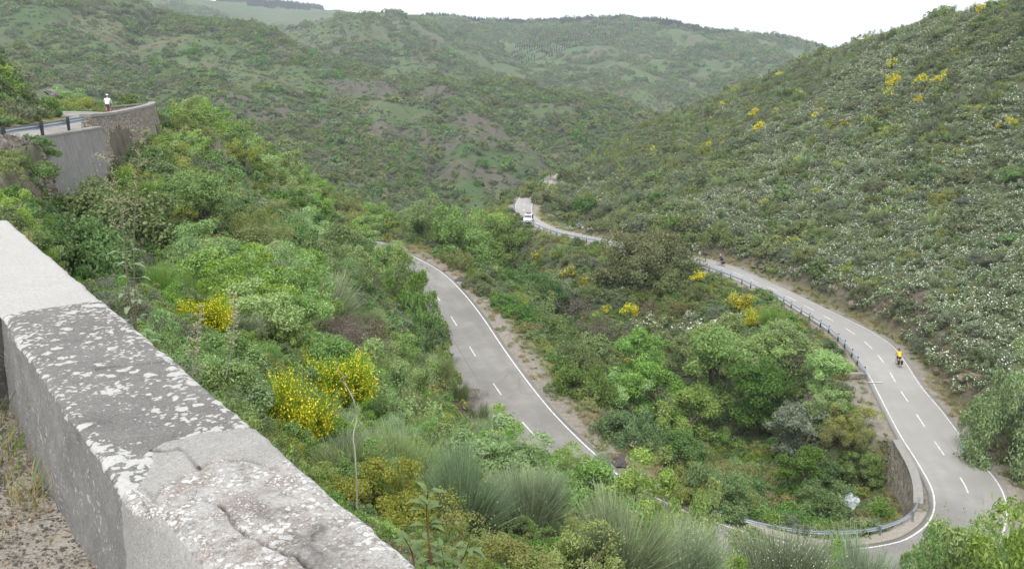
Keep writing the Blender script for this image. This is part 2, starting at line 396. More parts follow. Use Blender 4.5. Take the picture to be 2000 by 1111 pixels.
# outcrops on the far hillside, listed by where they stand
for (px, py, Yc, rx, ry) in ((590,250,430,60,26),(480,245,430,45,22),(780,165,560,45,14),(800,265,450,60,24),(880,260,450,40,16),(700,290,420,60,20),(600,300,390,40,16),(960,240,500,30,10),(900,330,395,40,10),(1060,215,560,35,10),
                             (760,250,460,40,10),(540,210,460,40,10),(860,95,980,60,20),(1160,260,500,40,12),(1250,215,570,40,12)):
    c = at(px, py, Yc); 
    g = np.exp(-(((X - c[0]) / rx) ** 2 + ((Y - c[1]) / (ry * 1.6)) ** 2) * .8)
    k = sstep(.42, .68, g + .5 * fbm(X / 14, Y / 14, 4, 9)) * (Y > 330)
    ROCK = np.maximum(ROCK, k * .7)
H += ROCK * sstep(300, 400, Y) * fbm(X / 6, Y / 9, 4, 12) * 3.0
H += fbm(X / 1.1, Y / 1.1, 3, 41) * .5 * ROCK * (Y < 300) + fbm(X / .7, Y / .7, 2, 44) * .05 * (Y < 60)
EH = H / Y
VIS = np.maximum.accumulate(EH, axis=0)
LY = np.log(YY)
def ground(x, y):
    x = np.asarray(x, dtype=float); y = np.asarray(y, dtype=float)
    return bil(EH, UU, LY, x / y, np.log(y)) * y
def samp(G, x, y):
    return bil(G, UU, LY, np.asarray(x) / np.asarray(y), np.log(np.asarray(y)))
def ground_px(px, py, ymin=1.3):
    d = ray(px, py); u = d[0] / d[1]; e = d[2] / d[1]
    j = int(np.clip(round((u - UU[0]) / (UU[1] - UU[0])), 0, NU - 1)); i0 = int(np.searchsorted(YY, ymin))
    k = np.nonzero(EH[i0:, j] >= e)[0]
    Yh = YY[i0 + k[0]] if len(k) else 4000.0
    return np.array((u * Yh, Yh, float(ground(u * Yh, Yh))))
def visible(x, y, h=1.5, tol=0.0):
    """does a plant of height h at x, y rise above what stands in front of it"""
    u = x / y; e = (ground(x, y) + h) / y
    return e > bil(VIS, UU, LY, u, np.log(y) - .02) - tol
# ------------------------------------------------------------------ ground material and sheet
def ground_mat():
    m, n = new_mat("hillside ground")
    v = coords(n, 'Object'); soil = attr(n, 'soil'); rock = attr(n, 'rock'); grass = attr(n, 'grass'); far = attr(n, 'far')
    n1 = noise(n, .35, 6, .65, v); n2 = noise(n, 6.0, 5, .7, v); n3 = noise(n, .03, 5, .6, v)
    green = mixc(n, ramp(n, n1, [(.35, 0), (.65, 1)]), (.065, .105, .035), (.13, .165, .07))
    earth = mixc(n, n2, (.08, .068, .045), (.145, .13, .09))
    near = mixc(n, ramp(n, n2, [(.42, 0), (.62, 1)]), green, earth)
    fgreen = mixc(n, ramp(n, noise(n, .012, 5, .6, v), [(.40, 0), (.60, 1)]), (.062, .105, .040), (.10, .14, .060))
    fbrown = mixc(n, ramp(n, noise(n, .09, 6, .7, v), [(.35, 0), (.7, 1)]), (.085, .085, .05), (.15, .145, .09))
    fcol = mixc(n, ramp(n, noise(n, .022, 6, .68, v, .6), [(.46, 0), (.60, 1)]), fgreen, fbrown)
    fcol = mixc(n, ramp(n, noise(n, .35, 4, .7, v), [(.45, 0), (.75, .55)]), fcol, (.055, .09, .038))
    col = mixc(n, far, near, fcol)
    gr = mixc(n, ramp(n, noise(n, 1.4, 5, .7, v), [(.35, 0), (.65, 1)]), (.10, .135, .035), (.27, .21, .115))
    col = mixc(n, grass, col, gr)
    so = mixc(n, ramp(n, noise(n, 2.2, 6, .75, v), [(.3, 0), (.7, 1)]), (.20, .165, .125), (.36, .335, .30))
    so = mixc(n, ramp(n, noise(n, 40, 3, .8, v), [(.45, 0), (.75, .5)]), so, (.12, .105, .085))
    col = mixc(n, soil, col, so)
    rk = mixc(n, ramp(n, noise(n, .5, 7, .75, v, 1.0), [(.35, 0), (.5, .5), (.68, 1)]), (.075, .064, .050), (.205, .178, .14))
    rk = mixc(n, far, rk, mixc(n, ramp(n, noise(n, .16, 7, .75, v, 1.0), [(.35, 0), (.65, 1)]), (.075, .060, .055), (.14, .115, .112)))
    col = mixc(n, rock, col, rk)
    b = math_(n, 'ADD', noise(n, 1.2, 6, .75, v), math_(n, 'MULTIPLY', n2, .3))
    finish(n, col, .95, bump=b, bstr=.8, bdist=.35, spec=.1); return m
M_ground = ground_mat()
idxg = np.arange(NR * NU).reshape(NR, NU)
Fq = np.stack([idxg[:-1, :-1], idxg[:-1, 1:], idxg[1:, 1:], idxg[1:, :-1]], -1).reshape(-1, 4)
gobj = mesh_obj("ground", np.stack([X, Y, H], -1).reshape(-1, 3), Fq, M_ground, smooth=True,
                attrs={'soil': SOIL.ravel(), 'rock': ROCK.ravel(), 'grass': GRASS.ravel(), 'far': sstep(190, 330, Y).ravel()})
tag(gobj, kind='structure')

# ------------------------------------------------------------------ asphalt
def asphalt_mat(name, c1, c2):
    m, n = new_mat(name); v = coords(n); side = attr(n, 'side')
    a = noise(n, .55, 6, .7, v); fine = noise(n, 60, 3, .8, v)
    col = mixc(n, ramp(n, a, [(.35, 0), (.65, 1)]), c1, c2)
    col = mixc(n, ramp(n, noise(n, .09, 4, .6, v), [(.42, 0), (.58, .8)]), col, tuple(x * .80 for x in c1))
    # worn wheel tracks, a shade paler and a shade darker than the rest
    tr = ramp(n, side, [(0.0, .35), (.10, 0), (.18, .5), (.26, 0), (.40, .5), (.5, .1), (.60, .5), (.74, 0), (.82, .5), (.90, 0), (1.0, .35)])
    col = mixc(n, math_(n, 'MULTIPLY', tr, ramp(n, noise(n, .3, 4, .6, v), [(.3, .1), (.7, .8)])), col, tuple(x * .70 for x in c1))
    # tar-filled cracks
    w1 = nd(n, "ShaderNodeTexVoronoi"); w1.feature = 'DISTANCE_TO_EDGE'; w1.inputs['Scale'].default_value = .22; w1.inputs['Randomness'].default_value = 1
    vm = nd(n, "ShaderNodeVectorMath"); vm.operation = 'ADD'; nz = nd(n, "ShaderNodeTexNoise"); nz.inputs['Scale'].default_value = 1.2; nz.inputs['Detail'].default_value = 5
    n.links.new(v, nz.inputs['Vector']); n.links.new(v, vm.inputs[0]); n.links.new(nz.outputs['Color'], vm.inputs[1]); n.links.new(vm.outputs[0], w1.inputs['Vector'])
    crack = math_(n, 'MULTIPLY', ramp(n, w1.outputs['Distance'], [(0, 1), (.006, 0)]), ramp(n, noise(n, .12, 3, .5, v), [(.5, 0), (.6, .8)]))
    col = mixc(n, crack, col, (.07, .068, .065))
    col = mixc(n, ramp(n, fine, [(.4, 0), (.8, .35)]), col, tuple(x * .6 for x in c1))
    lc = math_(n, 'MULTIPLY', ramp(n, side, [(.655, 0), (.660, 1), (.667, 1), (.672, 0)]), ramp(n, noise(n, .25, 4, .7, v), [(.45, 0), (.55, .55)]))
    col = mixc(n, lc, col, (.10, .097, .092))
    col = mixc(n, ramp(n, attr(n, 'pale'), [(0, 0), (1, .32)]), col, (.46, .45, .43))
    finish(n, col, .9, bump=fine, bstr=.3, bdist=.01, spec=.2); return m
M_asphalt = asphalt_mat("old asphalt", (.222, .212, .196), (.285, .274, .256))
M_asphalt_up = asphalt_mat("pale old asphalt", (.25, .235, .215), (.33, .315, .29))
def strip(name, A, B, mat, ext=0.0, lift=0.0, K=10, pale=None, thick=.4):
    A = A.copy(); B = B.copy(); d = (B - A); L = np.linalg.norm(d, axis=1)[:, None]
    A2 = A - d / L * ext; B2 = B + d / L * ext; k = np.linspace(0, 1, K + 1)
    V = (A2[:, None] * (1 - k)[None, :, None] + B2[:, None] * k[None, :, None])
    V[:, :, 2] += lift + (.05 * (1 - (2 * k - 1) ** 2))[None] * (1 if ext else 0)
    # ragged outer edges with a skirt down into the ground
    nA = len(A); r = fbm(np.arange(nA) / 3.0, np.zeros(nA), 3, 2) * .12
    V[:, 0, :2] -= (d / L)[:, :2] * r[:, None]; V[:, -1, :2] += (d / L)[:, :2] * r[::-1, None]
    lo = V[:, :1].copy(); lo[..., 2] -= thick; hi = V[:, -1:].copy(); hi[..., 2] -= thick
    V = np.concatenate([lo, V, hi], 1); sd = np.r_[0, k, 1]
    n0, n1 = V.shape[:2]; g = np.arange(n0 * n1).reshape(n0, n1)
    F = np.stack([g[:-1, :-1], g[:-1, 1:], g[1:, 1:], g[1:, :-1]], -1).reshape(-1, 4)
    o = mesh_obj(name, V.reshape(-1, 3), F, mat, attrs={'side': np.tile(sd, n0), 'pale': np.repeat(pale if pale is not None else np.zeros(n0), n1)}); tag(o, kind='structure'); return o
def crown(k): return .05 * (1 - (2 * k - 1) ** 2)
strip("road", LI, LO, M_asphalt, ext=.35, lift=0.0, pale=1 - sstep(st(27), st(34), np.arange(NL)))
UL = np.c_[UC[:, :2] - UN * 2.5, UC[:, 2]]; UR = np.c_[UC[:, :2] + UN * 2.3, UC[:, 2]]
strip("upper_road", UL, UR, M_asphalt_up, ext=.2, lift=0.0)
def paint_mat():
    m, n = new_mat("worn road paint"); v = coords(n)
    f = ramp(n, noise(n, 5, 5, .7, v), [(.36, 0), (.56, 1)])
    finish(n, mixc(n, f, (.34, .335, .32), (.66, .655, .63)), .7, spec=.3); return m
M_paint = paint_mat()
def line_strip(V, F, A, B, ia, ib, w0, w1):
    """band between fractions w0, w1 metres in from path A towards B"""
    d = (B - A); L = np.linalg.norm(d, axis=1)[:, None]; u = d / L
    # perpendicular width is kept even where the two edges run obliquely
    pa = A[ia:ib] + u[ia:ib] * w0; pb = A[ia:ib] + u[ia:ib] * w1
    for arr, ww in ((pa, w0), (pb, w1)):
        k = ww / L[ia:ib, 0]; kk = (k * L[ia:ib, 0] + .35) / (L[ia:ib, 0] + .7)
        arr[:, 2] += crown(kk) + .010
    n = len(V); m_ = len(pa)
    V += [tuple(p) for p in pa] + [tuple(p) for p in pb]
    F += [(n + i, n + m_ + i, n + m_ + i + 1, n + i + 1) for i in range(m_ - 1)]
V, F = [], []
line_strip(V, F, LI, LO, 0, len(LI), .0, .13)
line_strip(V, F, LO, LI, 0, len(LI), .0, .12)
# centre dashes, each found from where it lies on the road
CEN = [(755,503),(810,538),(853,580),(886,628),(921,687),(970,762),(1030,842),(1100,925),
       (1886,945),(1841,874),(1801,819),(1770,773),(1745,736),(1722.5,702),(1697,671.5),(1660,644),(1618,621),(1582,603),(1542,584),(1506,567),(1472,551),(1439,536),(1406,523)]
seg = np.r_[0, np.cumsum(np.linalg.norm(np.diff(LC[:, :2], axis=0), axis=1))]
PR = np.array([proj(*p) for p in LC])
centres = []
for (px, py) in CEN:
    i = int(np.argmin((PR[:, 0] - px) ** 2 + (PR[:, 1] - py) ** 2)); centres.append(seg[i])
s0 = min(c for c in centres if c > 0); 
s_far = min(centres[8:]); s_ = s_far - 8.3
while s_ > 20: centres.append(s_); s_ -= 8.3
def on_c(s): return np.array([np.interp(s, seg, LC[:, k]) for k in range(3)])
for c in centres:
    a = [on_c(c + q) for q in np.linspace(-1.25, 1.25, 5)]
    n = len(V)
    for i, p in enumerate(a):
        t = on_c(c + .5) - on_c(c - .5); t /= np.linalg.norm(t); nn = np.array((t[1], -t[0], 0)) * .058
        for sg in (-1, 1):
            q = p + nn * sg; q[2] += .05 + .010; V.append(tuple(q))
    F += [(n + 2 * i, n + 2 * i + 1, n + 2 * i + 3, n + 2 * i + 2) for i in range(4)]
# stray paint tick near the layby
c0 = atz(1714, 748, -32.25); n = len(V)
V += [tuple(c0 + np.array(p)) for p in ((-.9, .05, .06), (.5, .02, .06), (.5, .16, .06), (-.9, .2, .06))]; F += [(n, n + 1, n + 2, n + 3)]
o = mesh_obj("road_marking", V, F, M_paint); tag(o, kind='structure')
# ------------------------------------------------------------------ plant geometry (numpy), each prototype is a set of meshes
def unit(v): return v / np.maximum(np.linalg.norm(v, axis=1)[:, None], 1e-9)
def leaf_quads(c, nrm, size, aspect, rg, droop=0.0, along=None, al=0.0):
    """one bent quad per leaf; c centres, nrm facing"""
    n = len(c); r = rg.normal(size=(n, 3))
    t = unit(np.cross(nrm, r))
    if along is not None: t = unit(t * (1 - al) + along * al)
    t[:, 2] -= droop; t = unit(t); s = unit(np.cross(t, nrm)); m = np.cross(s, t)
    L = size[:, None]; W = L * aspect
    V = np.stack([c - t * L * .5, c + s * W * .5 + m * L * .08, c + t * L * .5 - m * L * .12, c - s * W * .5 + m * L * .08], 1)
    return V.reshape(-1, 3)
def quads(n, off=0): return np.arange(n * 4).reshape(n, 4) + off
def dome_clumps(rg, M, rx, rz, lump=.25, low=-.15, hollow=.55):
    d = unit(rg.normal(size=(M * 3, 3))); d = d[d[:, 2] > low][:M]
    ph = rg.random(3) * 9
    f = 1 + lump * (np.sin(d[:, 0] * 4.1 + ph[0]) * np.sin(d[:, 1] * 3.7 + ph[1]) + .6 * np.sin(d[:, 2] * 5 + d[:, 0] * 6 + ph[2]))
    f *= hollow + (1 - hollow) * rg.random(len(d)) ** .35
    p = d * f[:, None] * np.array((rx, rx * rg.uniform(.8, 1.1), rz)); p[:, 2] += rz * .12
    return p, d
def crown_leaves(seed, rx=1.2, rz=1.1, M=60, rc=.32, N=6000, ls=.07, asp=.5, lump=.22, low=-.15, droop=.15, up=.5, lift=0.0, flat=.75, centres=None, hollow=.55, shoots=0):
    rg = np.random.default_rng(seed)
    if centres is None: p, d = dome_clumps(rg, M, rx, rz, lump, low, hollow)
    else: p = centres; d = unit(p - p.mean(0) * np.array((1, 1, .6)))
    k = rg.integers(0, len(p), N)
    q = unit(rg.normal(size=(N, 3)) + d[k] * .55 + np.array((0, 0, .35)))
    rcl = (rc * (.6 + .8 * rg.random(len(p))))[k]
    rad = rcl * (.45 + .55 * rg.random(N) ** .6) * (1 + .35 * (rg.random(N) > .93))
    c = p[k] + q * rad[:, None] * np.array((1, 1, flat))
    nr = unit(q * .8 + rg.normal(size=(N, 3)) * .45 + np.array((0, 0, up)))
    sz = ls * (.6 + .8 * rg.random(N))
    if shoots:
        ns = shoots; kk = rg.integers(0, len(p), ns); sd = unit(d[kk] * .8 + rg.normal(size=(ns, 3)) * .45 + np.array((0, 0, .75))); sl = rc * (1.0 + 1.6 * rg.random(ns)); m = max(6, int(16 * .07 / max(ls, .05)))
        t = np.tile(np.linspace(.25, 1, m), ns); j = np.repeat(np.arange(ns), m)
        cc = p[kk][j] + sd[j] * (sl[j] * t)[:, None] + rg.normal(size=(ns * m, 3)) * ls * .35; cc[:, 2] -= .12 * sl[j] * t ** 2
        c = np.concatenate([c, cc]); nr = np.concatenate([nr, unit(rg.normal(size=(ns * m, 3)) * .6 + np.array((0, 0, .7)))]); sz = np.concatenate([sz, ls * (.55 + .6 * rg.random(ns * m)) * (1.15 - .5 * t)])
    c[:, 2] += lift
    return leaf_quads(c, nr, sz, asp, rg, droop), p + np.array((0, 0, lift)), c
def stems_mb(seed, targets, n, r0, base_spread=.1, bend=.15, z0=-.3, sides=5, twigs=0):
    rr = random.Random(seed); mb = MB()
    for i in range(n):
        t = Vector(targets[rr.randrange(len(targets))]); b = Vector((rr.uniform(-1, 1) * base_spread, rr.uniform(-1, 1) * base_spread, z0))
        m = b.lerp(t, .5) + Vector((rr.uniform(-1, 1), rr.uniform(-1, 1), rr.uniform(0, 1))) * bend * t.length
        m.x *= .7; m.y *= .7
        pts = [b, b.lerp(m, .6) + Vector((rr.uniform(-.03, .03),) * 3), m, m.lerp(t, .6), t]
        mb.tube(pts, [r0, r0 * .75, r0 * .55, r0 * .35, r0 * .12], sides)
        for _ in range(twigs):
            a = m.lerp(t, rr.random()); e = a + Vector((rr.gauss(0, 1), rr.gauss(0, 1), abs(rr.gauss(.3, .8)))) * t.length * .16
            mb.tube([a, a.lerp(e, .5) + Vector((0, 0, .02)), e], [r0 * .25, r0 * .18, r0 * .07], 3, cap=False)
    return mb
def blades(seed, N=1500, h=1.3, spread=.8, wd=.012, base=.28, curve=.35, nb=14):
    """broom: bundles of thin upright green stems, each a narrow three-step ribbon"""
    rg = np.random.default_rng(seed)
    bd = rg.normal(size=(nb, 2)); bd /= np.maximum(1, np.linalg.norm(bd, axis=1)[:, None] * .9); bh = .45 + .7 * rg.random(nb)
    k = rg.integers(0, nb, N)
    d2 = bd[k] * spread * .8 + rg.normal(size=(N, 2)) * spread * .34
    hh = h * bh[k] * (.45 + .65 * rg.random(N) ** 1.3)
    b = np.c_[bd[k] * base + rg.normal(size=(N, 2)) * .08, np.zeros(N) - .1]
    top = np.c_[b[:, :2] + d2, hh]
    mid = b * .5 + top * .5; mid[:, :2] -= d2 * curve * .35; mid[:, 2] += hh * .10
    start = b + (mid - b) * (.2 + .5 * rg.random(N))[:, None]
    ax = unit(rg.normal(size=(N, 3)) * np.array((1, 1, .1))) * wd * .5
    V = np.stack([start - ax, start + ax, mid + ax * 1.0, mid - ax * 1.0, top + ax * .5, top - ax * .5], 1).reshape(-1, 3)
    i = np.arange(N)[:, None] * 6
    F = np.concatenate([i + np.array([[0, 1, 2, 3]]), i + np.array([[3, 2, 4, 5]])])
    return V, F, mid, top
def spray_leaves(rg, mid, top, n, size, lo=.1, hi=1.0, asp=.6, jit=.03):
    k = rg.integers(0, len(mid), n); t = lo + (hi - lo) * rg.random(n)[:, None]
    c = mid[k] * (1 - t) + top[k] * t + rg.normal(size=(n, 3)) * jit
    return leaf_quads(c, unit(rg.normal(size=(n, 3)) + np.array((0, 0, .6))), size * (.6 + .8 * rg.random(n)), asp, rg)

M_ash = leafmat("fresh ash leaves", (0.135, 0.245, 0.055), (0.275, 0.415, 0.105), (0.4, 0.5, 0.2))
M_ash2 = leafmat("pale green leaves", (0.19, 0.31, 0.07), (0.34, 0.485, 0.135), (0.46, 0.55, 0.25))
M_dkleaf = leafmat("deep green leaves", (0.08, 0.155, 0.035), (0.17, 0.285, 0.07), (0.25, 0.35, 0.13))
M_oak = leafmat("holm oak leaves", (0.105, 0.14, 0.05), (0.21, 0.255, 0.095), (0.3, 0.335, 0.15))
M_oakb = leafmat("bright green holm oak leaves", (.12, .185, .048), (.245, .325, .10), (.35, .40, .16))  # brighter, greener leaf tone than the other holm oaks
M_oak2 = leafmat("blue grey scrub leaves", (0.11, 0.145, 0.085), (0.21, 0.25, 0.145), (0.32, 0.35, 0.23))
M_bramble = leafmat("bramble leaves", (0.09, 0.165, 0.04), (0.185, 0.3, 0.08), (0.3, 0.38, 0.17))
M_rose = leafmat("yellow green small leaves", (0.15, 0.2, 0.045), (0.3, 0.36, 0.09), (0.38, 0.36, 0.15))
M_broom = leafmat("broom stems", (0.115, 0.17, 0.06), (0.23, 0.31, 0.12), (0.33, 0.39, 0.2), trans=.15)
M_broomblue = leafmat("blue green broom stems", (0.14, 0.2, 0.1), (0.265, 0.345, 0.185), (0.37, 0.43, 0.28), trans=.15)
M_broomgreen = leafmat("vivid green broom stems", (0.085, 0.19, 0.025), (0.18, 0.34, 0.05), (0.28, 0.4, 0.09), trans=.2)
M_brown = leafmat("dry brown scrub leaves", (0.13, 0.105, 0.075), (0.24, 0.2, 0.14), (0.29, 0.26, 0.2))
M_rust = leafmat("rust tinted leaves", (0.16, 0.15, 0.06), (0.26, 0.235, 0.09), (0.3, 0.25, 0.14))
M_cist = leafmat("rockrose leaves", (.125, .175, .075), (.245, .315, .14), (.35, .40, .23))
M_white = plain("white petals", (.80, .79, .74), .6, var=.08)
M_cream = plain("small cream blossoms", (.62, .60, .50), .7, var=.12)
def yellow_mat():
    m, n = new_mat("yellow broom blossoms"); g = nd(n, "ShaderNodeNewGeometry")
    finish(n, ramp(n, g.outputs['Random Per Island'], [(0, (.58, .46, .012)), (.6, (.80, .68, .03)), (1, (.86, .78, .10))]), .6, spec=.2); return m
M_yellow = yellow_mat()
M_bark = plain("grey brown bark", (.13, .11, .085), .9, var=.4, scale=9)
M_deadw = plain("dead grey twigs", (.27, .24, .21), .9, var=.35, scale=7)
M_drygrass = leafmat("dry grass blades", (0.211, 0.198, 0.079), (0.422, 0.356, 0.172), (0.554, 0.475, 0.264))
M_grassb = leafmat("green grass blades", (0.092, 0.158, 0.033), (0.185, 0.264, 0.066), (0.330, 0.330, 0.119))

def proto(kind, seed, lod):
    """lod 0 near .. 3 distant; returns {part name: (V, F, material)} of a plant about 2 m wide and its nominal radius"""
    rg = np.random.default_rng(seed * 7 + 1); q = (1.25, .42, .1, .035, 2.6)[lod]; s = (.95, 1.5, 3.0, 5.0, .62)[lod]
    big = lod == 4; lod = 0 if big else lod
    out = {}
    def stems(tg, n, r, **k):
        mb = stems_mb(seed, tg, max(2, int(n * (1, .8, .5, .3)[lod])), r, **k); out['stem'] = (np.array(mb.v), mb.f, M_bark)
    if kind in ('ash', 'ashpale', 'deep', 'oak', 'oakbright', 'scrub', 'bramble', 'rose', 'brown', 'rust', 'vine'):
        P_ = dict(ash=(M_ash, 1.0, 1.2, 46, .28, 13000, .08, .38, .42, .4), ashpale=(M_ash2, 1.0, 1.15, 40, .28, 11000, .095, .36, .42, .35),
                  deep=(M_dkleaf, 1.0, 1.1, 60, .30, 15000, .065, .6, .25, .2), oak=(M_oak, 1.0, .95, 75, .27, 17000, .055, .6, .30, .1),
                  scrub=(M_oak2, 1.0, .8, 60, .26, 14000, .055, .45, .28, .1), bramble=(M_bramble, 1.1, .62, 60, .30, 14000, .065, .7, .22, .1),
                  oakbright=(M_oakb, 1.0, 1.1, 70, .27, 19000, .06, .55, .34, .1),
                  rose=(M_rose, 1.0, .9, 46, .27, 11000, .05, .55, .42, .2), brown=(M_brown, 1.0, .75, 50, .27, 9000, .05, .4, .3, .1),
                  rust=(M_rust, 1.0, 1.05, 45, .30, 10000, .06, .5, .3, .2), vine=(M_dkleaf, 1.0, .8, 50, .3, 9000, .06, .7, .2, .2))[kind]
        mat, rx, rz, M, rc, N, ls, asp, lump, droop = P_
        M = int(M * (1, .9, .55, .35)[lod]); rc *= (1, 1, 1.2, 1.4)[lod]
        V, cl, c = crown_leaves(seed, rx, rz, M, rc, int(N * q), ls * s, asp, lump, -.2, droop, shoots=int(dict(ash=55, ashpale=60, deep=35, rose=60, bramble=40, scrub=25, rust=40, brown=30).get(kind, 12) * (1, .8, .5, .0)[lod]))
        out['crown'] = (V, quads(len(V) // 4), mat)
        stems(cl, 9 if kind != 'brown' else 16, .028 if kind != 'bramble' else .012, twigs=(3, 1, 0, 0)[lod])
    elif kind in ('broom', 'broomblue', 'broomgreen', 'yellow', 'whitebroom', 'greyyellow'):
        mat = {'broom': M_broom, 'broomblue': M_broomblue, 'broomgreen': M_broomgreen, 'yellow': M_broomgreen, 'whitebroom': M_broomblue, 'greyyellow': M_broom}[kind]
        V, F, mid, top = blades(seed, int(4300 * q ** .75), 1.2, .55, .011 * s ** 1.2, nb=int(16 * (1, .8, .6, .5)[lod]))
        n = int(7000 * q); L = spray_leaves(rg, mid, top, n, .028 * s ** 1.1, .0, 1.0, .35, .03)
        F = np.concatenate([F, quads(n, len(V))]); V = np.concatenate([V, L])
        out['crown'] = (V, F, mat)
        if kind in ('yellow', 'greyyellow', 'whitebroom', 'broomblue'):
            bl = {'yellow': 11000, 'greyyellow': 1500, 'whitebroom': 3600, 'broomblue': 260}[kind]
            # blossoms cluster on some sprays only
            nz = rg.random(len(mid)) < (.55 if kind == 'yellow' else .4); m2, t2 = mid[nz], top[nz]
            if len(m2) < 3: m2, t2 = mid, top
            B = spray_leaves(rg, m2, t2, max(6, int(bl * q ** .9 * (2.2 if lod > 1 else 1))), (.040 if 'yellow' in kind else .020) * s ** 1.05, .25, 1.02, .8, .025)
            out['blossom'] = (B, quads(len(B) // 4), M_yellow if 'yellow' in kind else M_cream)
        stems(mid, 8, .02)
    elif kind in ('cistus', 'cistuslite'):
        V, cl, c = crown_leaves(seed, 1.0, .78, int(46 * (1, .8, .6, .4)[lod]), .27, int(9000 * q), .065 * s, .4, .3, -.1, .1)
        out['crown'] = (V, quads(len(V) // 4), M_cist)
        k = np.nonzero(c[:, 2] > .25)[0]; nf = int((190 if kind == 'cistus' else 45) * (1, .8, .42, .3)[lod]); kk = rg.choice(k, min(nf, len(k)), replace=False)
        fc = c[kk] * 1.04; B = leaf_quads(fc, unit(rg.normal(size=(len(kk), 3)) * .5 + np.array((0, -.2, 1))), (.085, .10, .15, .22)[lod] * (.7 + .6 * rg.random(len(kk))), .9, rg)
        out['blossom'] = (B, quads(len(B) // 4), M_white)
        stems(cl, 9, .018)
    elif kind == 'twigs':
        rr = random.Random(seed); mb = MB()
        def br(p, d, L, r, dep):
            e = p + d * L; m = p.lerp(e, .5) + Vector((rr.gauss(0, 1), rr.gauss(0, 1), rr.gauss(0, 1))) * L * .06
            mb.tube([p, m, e], [r, r * .8, r * .6], 4, cap=False)
            if dep <= 0: return
            for _ in range(rr.choice((2, 3, 3))):
                dd_ = (d + Vector((rr.gauss(0, 1), rr.gauss(0, 1), rr.gauss(.1, .6))) * .5).normalized(); br(e.lerp(p, rr.random() * .35), dd_, L * rr.uniform(.55, .85), r * .6, dep - 1)
        for _ in range(7): br(Vector((rr.gauss(0, .12), rr.gauss(0, .12), -.2)), Vector((rr.gauss(0, .5), rr.gauss(0, .5), 1)).normalized(), .55, .022, (5, 4, 3, 2)[lod])
        out['stem'] = (np.array(mb.v), mb.f, M_deadw)
    return out
def build_tree(kind, seed, lod, H_=6.0, W=2.6):
    """a real tree: tapered trunk, forked limbs, leaf clumps at and around the limb ends"""
    rr = random.Random(seed); rg = np.random.default_rng(seed); mb = MB(); ends = []
    def br(p, d, L, r, dep):
        e = p + d * L; m = p.lerp(e, .5) + Vector((rr.gauss(0, 1), rr.gauss(0, 1), 0)) * L * .07
        mb.tube([p, m, e], [r, r * .82, r * .62], 6 if dep > 2 else 4, cap=False)
        if dep <= 1: ends.append(tuple(e)); ends.append(tuple(p.lerp(e, .55)))
        if dep <= 0: return
        for _ in range(3 if dep > 2 else rr.choice((2, 3))):
            a = Vector((rr.gauss(0, 1), rr.gauss(0, 1), rr.gauss(.25, .5))); dd_ = (d * .8 + a * .62).normalized()
            br(e.lerp(p, rr.random() * .25), dd_, L * rr.uniform(.6, .85), r * .6, dep - 1)
    sc = H_ / 6
    br(Vector((0, 0, -.5)), Vector((rr.gauss(0, .08), rr.gauss(0, .08), 1)).normalized(), 1.9 * sc, .13 * sc, 4)
    E = np.array(ends); mx = np.abs(E[:, :2]).max(); E[:, :2] *= W / mx; hz = E[:, 2].max(); zf = H_ * .93 / hz
    E[:, 2] *= zf
    V0 = np.array(mb.v); V0[:, :2] *= W / mx; V0[:, 2] = np.where(V0[:, 2] > 0, V0[:, 2] * zf, V0[:, 2])
    mat = {'ash': M_ash, 'ashpale': M_ash2, 'deep': M_dkleaf, 'oak': M_oak, 'grey': M_oak2}[kind]
    # low skirt clumps too, so the crown closes towards the ground
    q = (1, .36, .1, .04)[lod]; s = (1, 1.7, 3.0, 5)[lod]
    ex = E[rg.integers(0, len(E), len(E) // 3)] * np.array((.9, .9, .45)); E2 = np.concatenate([E, ex])
    V, cl, c = crown_leaves(seed, N=int(42000 * q), ls=.095 * s, asp=.42, rc=.52 * sc, droop=.3, centres=E2, flat=.7, shoots=90)
    V = V.reshape(-1, 4, 3); V = V[V[:, :, 2].min(1) > -.2].reshape(-1, 3)
    return {'crown': (V, quads(len(V) // 4), mat), 'trunk': (V0, mb.f, M_bark)}

PART_ORDER = ('trunk', 'stem', 'crown', 'blossom')
PROTO = {}
def get_proto(kind, seed, lod, tree=False, **kw):
    key = (kind, seed, lod, tree, tuple(sorted(kw.items())))
    if key not in PROTO:
        parts = build_tree(kind, seed, lod, **kw) if tree else proto(kind, seed, lod)
        if lod == 3 and not tree and 'crown' in parts: parts.pop('stem', None)
        ms = {}
        for pn, (V, F, mat) in parts.items():
            o = mesh_obj(pn, V, F, mat, link=False); ms[pn] = o.data; bpy.data.objects.remove(o)
        PROTO[key] = ms
    return PROTO[key]
def merged_mesh(kind, seed, lod, name, **kw):
    """the same plant as one mesh with a material per part"""
    key = ('merged', kind, seed, lod, tuple(sorted(kw.items())))
    if key not in PROTO:
        tree = kw.pop('tree', False)
        parts = build_tree(kind, seed, lod, **kw) if tree else proto(kind, seed, lod)
        if lod == 3 and 'crown' in parts: parts.pop('stem', None); parts.pop('trunk', None)
        VV, FF, MI, mats = [], [], [], []; n = 0
        for pn in PART_ORDER:
            if pn not in parts: continue
            V, F, mat = parts[pn]; F = F.tolist() if isinstance(F, np.ndarray) else F
            FF += [tuple(i + n for i in f) for f in F]; MI += [len(mats)] * len(F); mats.append(mat); VV.append(V); n += len(V)
        o = mesh_obj(name, np.concatenate(VV), FF, mats, mi=MI, link=False); PROTO[key] = o.data; bpy.data.objects.remove(o)
    return PROTO[key]
